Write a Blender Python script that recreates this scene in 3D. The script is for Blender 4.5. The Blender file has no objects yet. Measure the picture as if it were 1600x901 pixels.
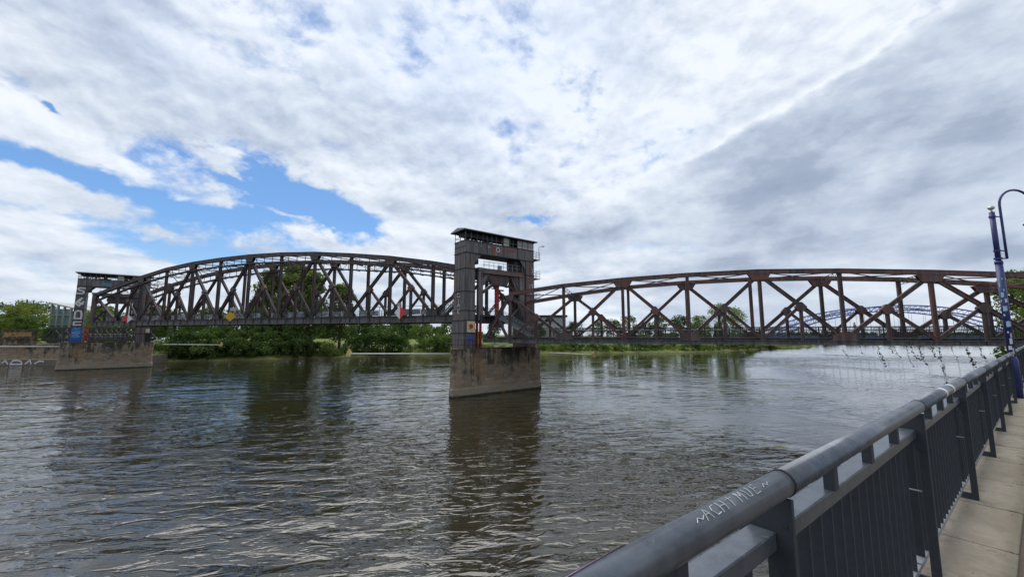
import bpy, bmesh, math, random
import numpy as np
from mathutils import Vector, Matrix

random.seed(7)
rng = np.random.default_rng(11)
SC = bpy.context.scene
COL = SC.collection
R = math.radians

# ------------------------------------------------------------------ camera
H = 7.769
cd = bpy.data.cameras.new('camera'); cam = bpy.data.objects.new('camera', cd); COL.objects.link(cam)
cam.location = (0, 0, H)
cam.rotation_euler = (math.pi / 2 + 0.1149, 0, 0)
cd.sensor_width = 36; cd.lens = 36 * 627 / 1600
cd.clip_start = 0.05; cd.clip_end = 9000
SC.camera = cam
SC.render.engine = 'CYCLES'
SC.view_settings.view_transform = 'Standard'
SC.view_settings.look = 'None'
SC.view_settings.exposure = 0.35
SC.view_settings.gamma = 1
SC.cycles.max_bounces = 5
SC.cycles.transparent_max_bounces = 4
SC.cycles.caustics_reflective = False
SC.cycles.caustics_refractive = False

# ------------------------------------------------------------------ node expression helper
class X:
    nt = None
    def __init__(s, k): s.k = k
    @staticmethod
    def op(o, *a):
        n = X.nt.nodes.new('ShaderNodeMath'); n.operation = o
        for i, v in enumerate(a):
            if isinstance(v, X): X.nt.links.new(v.k, n.inputs[i])
            else: n.inputs[i].default_value = float(v)
        return X(n.outputs[0])
    def __add__(s, o): return X.op('ADD', s, o)
    def __radd__(s, o): return X.op('ADD', s, o)
    def __sub__(s, o): return X.op('SUBTRACT', s, o)
    def __rsub__(s, o): return X.op('SUBTRACT', o, s)
    def __mul__(s, o): return X.op('MULTIPLY', s, o)
    def __rmul__(s, o): return X.op('MULTIPLY', s, o)
    def __truediv__(s, o): return X.op('DIVIDE', s, o)
    def __rtruediv__(s, o): return X.op('DIVIDE', o, s)
def xmin(a, b): return X.op('MINIMUM', a, b)
def xmax(a, b): return X.op('MAXIMUM', a, b)
def sstep(x, a, b):
    n = X.nt.nodes.new('ShaderNodeMapRange'); n.interpolation_type = 'SMOOTHSTEP'
    X.nt.links.new(x.k, n.inputs[0]); n.inputs[1].default_value = a; n.inputs[2].default_value = b
    return X(n.outputs[0])
def comb(x, y, z):
    n = X.nt.nodes.new('ShaderNodeCombineXYZ')
    for i, v in enumerate((x, y, z)):
        if isinstance(v, X): X.nt.links.new(v.k, n.inputs[i])
        else: n.inputs[i].default_value = float(v)
    return X(n.outputs[0])
def sep(v):
    n = X.nt.nodes.new('ShaderNodeSeparateXYZ'); X.nt.links.new(v.k, n.inputs[0])
    return X(n.outputs[0]), X(n.outputs[1]), X(n.outputs[2])
def noise(vec, scale, detail=4, rough=0.55, dist=0.0, dim='3D', lac=2.0):
    n = X.nt.nodes.new('ShaderNodeTexNoise'); n.noise_dimensions = dim
    X.nt.links.new(vec.k, n.inputs['Vector'])
    n.inputs['Scale'].default_value = scale; n.inputs['Detail'].default_value = detail
    n.inputs['Roughness'].default_value = rough; n.inputs['Distortion'].default_value = dist
    n.inputs['Lacunarity'].default_value = lac
    return X(n.outputs['Fac'])
def mixc(f, a, b, mode='MIX'):
    n = X.nt.nodes.new('ShaderNodeMix'); n.data_type = 'RGBA'; n.blend_type = mode
    for i, v in ((0, f), (6, a), (7, b)):
        if isinstance(v, X): X.nt.links.new(v.k, n.inputs[i])
        elif i == 0: n.inputs[0].default_value = float(v)
        else: n.inputs[i].default_value = (*v, 1.0)
    return X(n.outputs[2])
def ramp(x, stops):
    n = X.nt.nodes.new('ShaderNodeValToRGB'); X.nt.links.new(x.k, n.inputs[0])
    e = n.color_ramp.elements
    e[0].position = stops[0][0]; e[0].color = (*stops[0][1], 1)
    e[1].position = stops[-1][0]; e[1].color = (*stops[-1][1], 1)
    for p, c in stops[1:-1]:
        q = e.new(p); q.color = (*c, 1)
    return X(n.outputs[0])

# ------------------------------------------------------------------ sky
SUN_EL, SUN_AZ = 63.0, -22.0          # degrees; azimuth measured from +Y towards +X
W_ = bpy.data.worlds.new("World"); SC.world = W_; W_.use_nodes = True
nt = W_.node_tree; nt.nodes.clear(); X.nt = nt
out = nt.nodes.new('ShaderNodeOutputWorld'); bg = nt.nodes.new('ShaderNodeBackground')
nt.links.new(bg.outputs[0], out.inputs[0])
tc = nt.nodes.new('ShaderNodeTexCoord'); dirv = X(tc.outputs['Generated'])
sky = nt.nodes.new('ShaderNodeTexSky'); sky.sky_type = 'NISHITA'; sky.sun_disc = False
sky.sun_elevation = R(SUN_EL); sky.sun_rotation = R(SUN_AZ)
sky.air_density = 1.0; sky.dust_density = 0.4; sky.ozone_density = 3.0
dx, dy, dz = sep(dirv)
zc = xmax(dz, 0.0)
az = X.op('ARCTAN2', dx, dy) * 57.2958
el = X.op('ARCSINE', zc) * 57.2958
def blobs(lst):
    s = None
    for (a0, e0, rx, ry, rot, wt) in lst:
        c, sn = math.cos(R(rot)), math.sin(R(rot))
        da = az - a0 + (wz - 0.5) * 16.0; de = el - e0 + (wy - 0.5) * 8.0
        p = (da * c + de * sn) / rx; q = (de * c - da * sn) / ry
        g = X.op('EXPONENT', (p * p + q * q) * -1.0) * wt
        s = g if s is None else s + g
    return s
inv = 1.0 / (zc + 0.27)
P = comb(dx * inv, dy * inv, 0.0)
wy = noise(comb(dx + 5.0, dy, dz * 1.6), 4.5, 5, 0.6)
wz = noise(comb(dx + 11.0, dy, dz * 1.6), 4.0, 5, 0.6)
wx = noise(comb(dx * inv, dy * inv, 21.7), 1.2, 3, 0.5)
Pw = comb(dx + (wx - 0.5) * 0.10, dy, dz * 1.75 + (wz - 0.5) * 0.10)
n_big = noise(Pw, 3.2, 3, 0.45)
n_mid = noise(Pw, 8.0, 7, 0.52)
n_fin = noise(Pw, 26, 5, 0.6)
Pl = comb(dx + (wx - 0.5) * 0.10 + .006, dy, dz * 1.75 + (wz - 0.5) * 0.10 + .030)
n_mid2 = noise(Pl, 8.0, 7, 0.52)
n_fin2 = noise(Pl, 26, 5, 0.6)
hole = blobs([(-33.5, 18.3, 8.5, 2.6, -18, 1.0), (-26, 16, 7, 2.4, -25, .85), (-36, 13.4, 10, 2.2, -4, .8), (-49, 15.0, 9, 1.2, -7, .9),
              (-33, 10.6, 8, 2.0, 0, .75), (-43, 9.6, 10, 2.6, 0, .60), (2, 16.8, 3.0, 0.9, 0, .85),
              (24, 25.0, 6, 1.6, 12, .42), (13, 33, 8, 4, 20, .15), (-3, 36, 9, 6, 0, .02), (-50.8, 19.8, 1.0, .4, -20, 1.0)])
# small cumulus floating in the blue
cum = blobs([(-27, 11.9, 6.5, 1.3, -3, 1.15), (-40, 8.4, 4.2, .9, 0, 1.0), (-48.5, 12.4, 4.0, 1.1, -8, 1.1), (-51, 9.7, 5, .9, 0, .9), (-15, 14.0, 4, 1.7, 0, 1.0), (-31.5, 14.8, 5, .6, -10, .75), (-30, 17.6, 6, .5, -14, .5), (-37, 19.5, 4, .8, -10, .6), (-24, 14.2, 4, .5, -20, .5), (-41, 10.8, 2, .4, 0, .6)])
cover_n = n_big * 0.35 + n_mid * 0.4 + n_fin * 0.25
hm = 1.0 - sstep(el, 7.0, 21.0)
n_az = noise(comb(az * 0.105, el * 0.30 + (wz - .5) * .6, 3.0), 1.0, 7, 0.55)
n_az2 = noise(comb(az * 0.105 + .05, el * 0.30 + (wz - .5) * .6 + .22, 3.0), 1.0, 7, 0.55)
puff = ((n_mid - 0.5) * (1.3 + hole * 1.1) + (n_fin - 0.5) * (0.55 + hole * .9) + (n_big - 0.5) * 1.0) * (1.0 - hm * .55) + (n_az - .5) * 1.7 * hm
cover = sstep(puff + 0.40 - hole * 0.78 + cum * 0.50, -0.24, 0.30)
# the edge of the big grey bank on the right
edge = el - 22.4 - (az - 22.6) * 0.26 + (n_mid - 0.5) * 5.5
right = sstep(az, 16.0, 30.0)
below = (1.0 - sstep(edge, -0.5, 0.3)) * right
rim = X.op('EXPONENT', edge * edge * -1.6) * sstep(az, 20.0, 27.0)
bankfade = sstep(edge, -16.0, -1.0)
cover = xmax(cover, below)
dark = blobs([(12, 12.8, 8.5, 2.6, -8, 1.0), (36, 17.4, 9, 2.2, 4, .50), (50, 19.0, 9, 2.4, 0, .55), (34, 10.2, 10, 2.0, 2, .85), (49, 7.6, 6, 1.0, 0, .6), (46, 14.8, 7, 1.1, 4, .4),
              (4, 27, 4, 2.2, 30, .45), (14, 26, 5, 2.0, 20, .42), (-17, 17.2, 2.4, 1.2, 0, .45), (1, 20, 6, 3.5, 0, .25), (-28, 27, 9, 3.2, -28, .30),
              (-46, 28, 12, 2.6, -25, .32), (-50, 12.0, 8, .8, 0, .25), (-18, 25, 8, 2.5, -20, .22), (-15, 13.0, 5, .7, 0, .25)])
glow = blobs([(33, 33, 9, 5, 25, .12), (34, 34, 18, 9, 25, .22), (20, 28, 12, 7, 25, .14), (8, 34, 12, 8, 0, .14), (-30, 14, 25, 5, -8, .08), (45, 31, 6, 2.5, 20, .22)])
lit = ((n_mid2 - n_mid) * -2.1 + (n_fin2 - n_fin) * -0.5) * (1.0 - hm * .62) + (n_az - n_az2) * 2.3 * hm
soft = 1.0 - below * 0.30
shade = 0.70 - (n_az - .5) * hm * .5 + lit * 0.75 * soft + glow - dark * 0.36 * (1.0 + (n_mid - 0.5) * 3.6 + (n_az - .5) * 3.2) + rim * 0.25 - below * (0.13 + bankfade * 0.15) - (n_big - 0.5) * 1.05 - (n_az - .5) * below * .55 - (n_mid - 0.5) * 0.50 * soft - (n_fin - 0.5) * .05
shade = shade + (1.0 - sstep(el, 0.0, 9.0)) * 0.02
shade = xmax(shade, shade * 0.35 + 0.16)
ccol = ramp(shade, [(0.0, (.20, .25, .34)), (0.25, (.335, .385, .475)), (0.5, (.47, .52, .60)), (0.72, (.60, .645, .70)), (1.0, (.76, .785, .81))])
skyc = X(sky.outputs[0])
blue = mixc(1.0, skyc, (.056, .078, .098), 'MULTIPLY')
haze = 1.0 - sstep(el, 0.0, 13.0)
blue = mixc(haze * 0.62 + 0.07, blue, (.42, .54, .68))
veil = blobs([(-12, 36, 26, 9, -12, .34), (-45, 30, 14, 5, -20, .16), (8, 40, 16, 6, 0, .22), (20, 24, 8, 3, 15, .22), (-8, 24, 8, 5, 0, .10)])
vcol = mixc(0.5, ccol, (.60, .70, .90))
ccol = mixc(veil * 1.6, ccol, vcol)
ccol = mixc(1.0, ccol, (.965, .985, 1.02), 'MULTIPLY')
fincol = mixc(cover * 0.97, blue, ccol)
nt.links.new(fincol.k, bg.inputs[0]); bg.inputs[1].default_value = 1.0
W_.cycles.sampling_method = 'MANUAL'; W_.cycles.sample_map_resolution = 512

sd = bpy.data.lights.new('sun', 'SUN'); sun = bpy.data.objects.new('sun', sd); COL.objects.link(sun)
sd.energy = 2.0; sd.angle = R(60.0); sd.color = (1.0, .95, .88)
sv = Vector((math.sin(R(SUN_AZ)) * math.cos(R(SUN_EL)), math.cos(R(SUN_AZ)) * math.cos(R(SUN_EL)), math.sin(R(SUN_EL))))
sun.rotation_euler = sv.to_track_quat('Z', 'Y').to_euler()

# ------------------------------------------------------------------ materials
def mat(name, rough=0.6, metal=0.0, spec=0.5):
    m = bpy.data.materials.new(name); m.use_nodes = True
    X.nt = m.node_tree
    b = m.node_tree.nodes['Principled BSDF']
    b.inputs['Roughness'].default_value = rough; b.inputs['Metallic'].default_value = metal
    b.inputs['Specular IOR Level'].default_value = spec
    return m, b
def setc(b, c):
    if isinstance(c, X): X.nt.links.new(c.k, b.inputs['Base Color'])
    else: b.inputs['Base Color'].default_value = (*c, 1)
def pos():
    g = X.nt.nodes.new('ShaderNodeNewGeometry'); return X(g.outputs['Position'])
def objinfo():
    g = X.nt.nodes.new('ShaderNodeObjectInfo'); return X(g.outputs['Random'])
def bump(b, h, strength, dist=0.1):
    n = X.nt.nodes.new('ShaderNodeBump'); n.inputs['Strength'].default_value = strength; n.inputs['Distance'].default_value = dist
    X.nt.links.new(h.k, n.inputs['Height']); X.nt.links.new(n.outputs[0], b.inputs['Normal'])
def scalev(v, sx, sy, sz):
    x, y, z = sep(v); return comb(x * sx, y * sy, z * sz)
def lin(c): return tuple(((v / 255) / 12.92 if v / 255 <= .04045 else ((v / 255 + .055) / 1.055) ** 2.4) for v in c)

def steel(name, c_dark, c_mid, c_rust, rust=0.5, streak=0.5, rough=0.62):
    m, b = mat(name, rough, 0.0, 0.35)
    p = pos(); rn = objinfo()
    pp = p
    a = noise(pp, 0.55, 6, 0.65)
    s = noise(scalev(pp, 2.6, 2.6, 0.25), 1.0, 6, 0.65)
    f = noise(pp, 6.0, 5, 0.7)
    base = mixc(sstep(s, 0.38, 0.66), c_dark, c_mid)
    rmask = sstep(a * 0.5 + s * streak * 0.5 + f * 0.25 + (rn - 0.5) * 0.16, 0.60 - rust * 0.12, 0.80 - rust * 0.12)
    c = mixc(rmask, base, c_rust)
    c = mixc(sstep(f, 0.55, 0.8) * 0.35, c, tuple(v * 1.9 for v in c_mid))
    setc(b, c); bump(b, f, 0.25, 0.02)
    return m
M = {}
M['steel_red'] = steel('rusty_brown_steel', (.060, .043, .043), (.130, .094, .090), (.175, .075, .058), 0.85, .6)
M['steel_dark'] = steel('weathered_dark_steel', (.050, .040, .041), (.110, .090, .088), (.150, .070, .055), 0.6, .6)
M['steel_deck'] = steel('sooty_deck_steel', (.030, .030, .032), (.060, .058, .060), (.07, .05, .04), 0.1, .6)
M['steel_girder'] = steel('grey_girder_steel', (.070, .070, .075), (.165, .160, .162), (.10, .07, .06), 0.1, .6)
M['plate'] = steel('grey_riveted_plate', (.080, .077, .080), (.215, .205, .205), (.15, .11, .10), 0.12, 1.0)
M['plate_rust'] = steel('rust_streaked_plate', (.085, .080, .082), (.190, .178, .178), (.17, .10, .085), 0.5, 1.0)
M['seam'] = steel('dark_seam_iron', (.018, .018, .02), (.035, .034, .036), (.05, .03, .025), 0.1, .5)
M['red'] = steel('red_painted_steel', (.28, .02, .016), (.40, .045, .03), (.2, .03, .02), 0.3, .6)
m, b = mat('zinc_roof', .45, 0.2); p = pos(); setc(b, mixc(noise(p, .8, 5), (.16, .17, .18), (.30, .31, .33))); M['roof'] = m
m, b = mat('galvanised_steel', .45, 0.3); setc(b, mixc(noise(pos(), 3, 4), (.20, .22, .24), (.36, .38, .41))); M['galv'] = m
m, b = mat('pale_cladding', .6); setc(b, mixc(noise(pos(), 1.2, 6, .7), (.22, .22, .21), (.52, .52, .49))); M['pale'] = m
m, b = mat('grey_infill', .5); setc(b, mixc(sstep(noise(scalev(pos(), 1, 1, 2), 1.6, 5, .7), .4, .62), (.13, .14, .15), (.40, .42, .45))); M['infill'] = m
def flat(name, c, rough=.6, metal=0.0, var=.25, sc=4.0):
    m, b = mat(name, rough, metal)
    n = noise(pos(), sc, 5, .65)
    setc(b, mixc(n, tuple(v * (1 - var) for v in c), tuple(min(1, v * (1 + var)) for v in c)))
    return m
M['white'] = flat('white_paint', (.72, .72, .70), .5)
M['spray_white'] = flat('white_spray_paint', (.62, .63, .64), .7, 0, .3, 2.0)
M['chalk'] = flat('grey_chalk_scratch', (.48, .49, .51), .8, 0, .55, 90)
M['spray_black'] = flat('black_spray_paint', (.03, .03, .035), .7)
M['yellow'] = flat('yellow_paint', (.72, .47, .03), .5)
M['pale_yellow'] = flat('pale_yellow_paint', (.66, .52, .20), .5)
M['sred'] = flat('signal_red_paint', (.62, .035, .03), .5)
M['blue_spray'] = flat('blue_spray_paint', (.03, .10, .42), .7, 0, .4, 1.5)
M['teal_spray'] = flat('teal_spray_paint', (.06, .32, .45), .7, 0, .5, 1.5)
M['orange_spray'] = flat('orange_spray_paint', (.30, .17, .05), .7, 0, .5, 1.2)
M['red_spray'] = flat('red_spray_paint', (.36, .05, .035), .7, 0, .4, 1.2)
M['cream_spray'] = flat('cream_spray_paint', (.66, .58, .40), .7, 0, .2, 1.2)
M['pink'] = flat('pink_paint', (.62, .36, .62), .45, 0, .1)
M['arch_blue'] = flat('bridge_blue_paint', (.08, .12, .34), .5)
M['cable'] = flat('cable_grey', (.15, .16, .2), .5)
M['rail'] = None
# railing paint: anthracite, scuffed
m, b = mat('anthracite_railing_paint', .30, 0.45, .6)
p = pos(); n1 = noise(p, 9, 6, .7); n2 = noise(p, 60, 4, .7); n3 = noise(p, 2.2, 4, .6)
c = mixc(sstep(n1, .35, .7), (.085, .100, .125), (.140, .158, .185))
c = mixc(sstep(n2, .60, .80) * .5, c, (.22, .23, .24))
n4 = noise(p, 24, 5, .75); n5 = noise(p, 5.5, 5, .7)
c = mixc(sstep(n4, .66, .70) * .8, c, (.30, .30, .29)); c = mixc(sstep(n4 + (n5 - .5) * .4, .30, .24) * .7, c, (.060, .042, .032)); c = mixc(sstep(n5, .50, .68) * .35, c, (.055, .058, .062))
setc(b, c); rr = n1 * .26 + n2 * .12 + .12; X.nt.links.new(rr.k, b.inputs['Roughness']); bump(b, n2 + n1, .12, .002)
M['rail'] = m
m, b = mat('dark_baluster_paint', .55, 0, .35)
p = pos(); setc(b, mixc(noise(p, 25, 5, .7), (.022, .028, .036), (.050, .058, .070))); bump(b, noise(p, 90, 3), .12, .001)
M['bar'] = m
M['rubber'] = flat('black_joint_ring', (.012, .012, .014), .5)
m, b = mat('lamp_blue_paint', .38)
setc(b, mixc(noise(pos(), 6, 4), (.009, .017, .085), (.020, .036, .17))); M['lampblue'] = m
M['sticker1'] = flat('pale_blue_sticker', (.33, .48, .62), .5, 0, .3, 30)
M['sticker2'] = flat('worn_white_sticker', (.58, .58, .60), .5, 0, .35, 30)
M['sticker3'] = flat('mauve_sticker', (.42, .36, .52), .5, 0, .4, 30)
m, b = mat('brushed_ball', .3, .6); setc(b, (.42, .43, .45)); M['ball'] = m
m, b = mat('window_glass', .08, 0, .6); setc(b, (.20, .30, .33)); M['glass'] = m

# masonry of the piers: courses of blocks, mould, pale runs, light waterline band
def masonry(name, topz, warm=1.0):
    m, b = mat(name, .9, 0, .2)
    g = X.nt.nodes.new('ShaderNodeTexCoord'); o = X(g.outputs['Object'])
    x, y, z = sep(o)
    br = X.nt.nodes.new('ShaderNodeTexBrick')
    q = comb(x + y * 0.7 , z, 0.0); X.nt.links.new(q.k, br.inputs['Vector'])
    br.inputs['Scale'].default_value = 1.0; br.inputs['Brick Width'].default_value = .95; br.inputs['Row Height'].default_value = .42
    br.inputs['Mortar Size'].default_value = .022; br.inputs['Mortar Smooth'].default_value = .3; br.inputs['Bias'].default_value = -.1
    br.inputs['Color1'].default_value = (.34, .27, .20, 1); br.inputs['Color2'].default_value = (.20, .16, .12, 1); br.inputs['Mortar'].default_value = (.28, .24, .19, 1)
    bc = X(br.outputs['Color'])
    n1 = noise(o, .45, 6, .65); n2 = noise(scalev(o, 1.3, 1.3, .12), 1.0, 6, .7); n3 = noise(o, 3.0, 6, .7)
    c = mixc(.65, bc, mixc(n3, (.4, .36, .33), (1.5, 1.45, 1.35)), 'MULTIPLY')
    mould = sstep(n1 * .75 + n2 * .75 + z * .045 - .30, .56, .74)
    c = mixc(mould * .85, c, (.030, .031, .026))
    runs = sstep(n2 * .8 + n3 * .45, .68, .78)
    c = mixc(runs * .7, c, (.34, .31, .27))
    band = sstep(z + (n3 - .5) * .7 + (n1 - .5) * .5, 1.25, .85)
    c = mixc(band * .55, c, (.30, .27, .22))
    wet = sstep(z + (n3 - .5) * .25, .30, .12)
    c = mixc(wet * .9, c, (.028, .028, .020))
    n4 = noise(scalev(o, .5, .5, .3), 1.0, 3, .5)
    c = mixc(sstep(n4, .56, .70) * .5, c, (.30, .20, .10))
    setc(b, c)
    h = X(br.outputs['Fac']) * -1.0 + n3 * .8
    bump(b, h, .6, .05)
    return m
M['masonry'] = masonry('river_pier_masonry', 6)

# water
m, b = mat('river_water', .02, 0, .5)
b.inputs['IOR'].default_value = 1.62
p = pos(); px_, py_, pz_ = sep(p)
pw = comb(px_ + noise(p, .12, 3) * 3.0, py_ * 1.0, 0.0)
rot = comb(px_ * .45 + py_ * .14, py_ * 1.15 - px_ * .16, 0.0)
w1 = noise(rot, .42, 2, .5, .5); w2 = noise(rot, 1.5, 2, .5, .9); w3 = noise(rot, 5.0, 2, .5, .4)
patch = sstep(noise(p, .045, 4, .6, .5) - px_ * .0012 + X.op('EXPONENT', (px_ * px_ + (py_ - 24.0) * (py_ - 24.0)) * -.0022) * .16, .38, .60)
amp = patch * .75 + .35
fadef = 1.0 / (1.0 + py_ * .03)
w2r = 1.0 - X.op('ABSOLUTE', w2 * 2.0 - 1.0)
farf = 1.0 / (1.0 + py_ * .010)
h = w1 * .20 * (0.30 + patch) + (w2 * .06 + w2r * .045) * amp * farf + w3 * .011 * (.4 + patch * 1.2) * fadef
bump(b, h * 1.22 / (1.0 + py_ * .010), 1.0, 1.0)
setc(b, mixc(noise(p, .05, 4, .6), (.016, .0135, .005), (.026, .022, .011)))
M['water'] = m

# land
m, b = mat('grassy_bank', .9, 0, .1)
p = pos(); n = noise(p, .35, 6, .7); n2 = noise(p, 2.5, 5, .7); z = sep(p)[2]
c = mixc(sstep(n, .38, .65), (.085, .125, .028), (.17, .19, .06)); c = mixc(sstep(n2, .45, .75) * .5, c, (.24, .22, .10))
c = mixc(sstep(z + (n2 - .5) * .6, .35, .05), c, (.09, .075, .05))
setc(b, c); bump(b, n2, .8, .3); M['bank'] = m
m, b = mat('gravel', .9, 0, .2)
p = pos(); v = noise(p, 40, 5, .8); setc(b, mixc(v, (.07, .06, .045), (.24, .21, .17))); bump(b, v, .8, .03); M['gravel'] = m
m, b = mat('weathered_concrete_slab', .85, 0, .25)
p = pos(); n = noise(p, 1.6, 7, .7); n2 = noise(p, 14, 6, .7)
sx = comb(sep(p)[0] * .6 - sep(p)[1] * .8, sep(p)[0] * 12 * .797 + sep(p)[1] * 12 * .604, 0)
n3 = noise(comb((sep(p)[0] * .797 + sep(p)[1] * .604) * 9.0, (sep(p)[1] * .797 - sep(p)[0] * .604) * 1.6, 0.), 1.0, 5, .65)
c = mixc(sstep(n, .3, .7), (.20, .170, .130), (.34, .300, .240)); c = mixc(sstep(n3, .48, .72) * .55, c, (.20, .18, .15)); c = mixc(sstep(n2, .5, .8) * .5, c, (.40, .37, .31)); n6 = noise(p, 3.2, 6, .75); c = mixc(sstep(n6, .54, .64) * .6, c, (.13, .11, .085)); nn_ = sep(p)[1] * .797 - sep(p)[0] * .604; c = mixc(sstep(nn_ + (n6 - .5) * .5 + (n2 - .5) * .15, .50, .68) * .6, c, (.10, .085, .065)); c = mixc(sstep((n6 - .5) * .3 - nn_, -.36, -.26) * .5, c, (.11, .095, .06))
setc(b, c); bump(b, n2 + n3, .45, .01); M['slab'] = m
M['kerb'] = flat('dark_earth_joint', (.12, .09, .065), .9, 0, .4, 10)
m, b = mat('quay_stone', .9, 0, .2); p = pos(); setc(b, mixc(noise(p, 1.5, 6, .7), (.08, .07, .055), (.2, .18, .15))); M['quay'] = m

def foliage(name, c0, c1):
    m = bpy.data.materials.new(name); m.use_nodes = True; X.nt = m.node_tree; ntt = m.node_tree
    b = ntt.nodes['Principled BSDF']; b.inputs['Roughness'].default_value = .6; b.inputs['Specular IOR Level'].default_value = .25
    p = pos(); n = noise(p, .55, 3, .6); n2 = noise(p, 3.5, 3, .6); rn = objinfo()
    c = mixc(sstep(n * .6 + n2 * .4 + (rn - .5) * .25, .34, .66), c0, c1)
    X.nt.links.new(c.k, b.inputs['Base Color'])
    tr = ntt.nodes.new('ShaderNodeBsdfTranslucent'); c2 = mixc(1.0, c, (1.5, 1.6, .7), 'MULTIPLY'); ntt.links.new(c2.k, tr.inputs[0])
    mx = ntt.nodes.new('ShaderNodeMixShader'); mx.inputs[0].default_value = .35
    ntt.links.new(b.outputs[0], mx.inputs[1]); ntt.links.new(tr.outputs[0], mx.inputs[2])
    ntt.links.new(mx.outputs[0], ntt.nodes['Material Output'].inputs[0])
    return m
M['leaf_dark'] = foliage('dark_green_leaves', (.030, .058, .014), (.085, .135, .034))
M['leaf_mid'] = foliage('mid_green_leaves', (.050, .088, .018), (.130, .180, .042))
M['leaf_light'] = foliage('yellow_green_leaves', (.085, .125, .024), (.190, .225, .058))
M['leaf_pop'] = foliage('silvery_poplar_leaves', (.085, .125, .036), (.190, .235, .080))
M['vine'] = foliage('reddish_vine_leaves', (.040, .030, .022), (.075, .075, .035))
M['bark'] = flat('bark', (.07, .055, .042), .9, 0, .4, 3)
M['skin'] = flat('skin', (.45, .28, .2), .6)
M['cloth_white'] = flat('white_cotton', (.70, .71, .74), .8)
M['cloth_dark'] = flat('dark_cloth', (.03, .032, .045), .8)
M['cloth_grey'] = flat('grey_cloth', (.22, .23, .27), .8)
M['hair'] = flat('brown_hair', (.05, .03, .02), .7)

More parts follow.
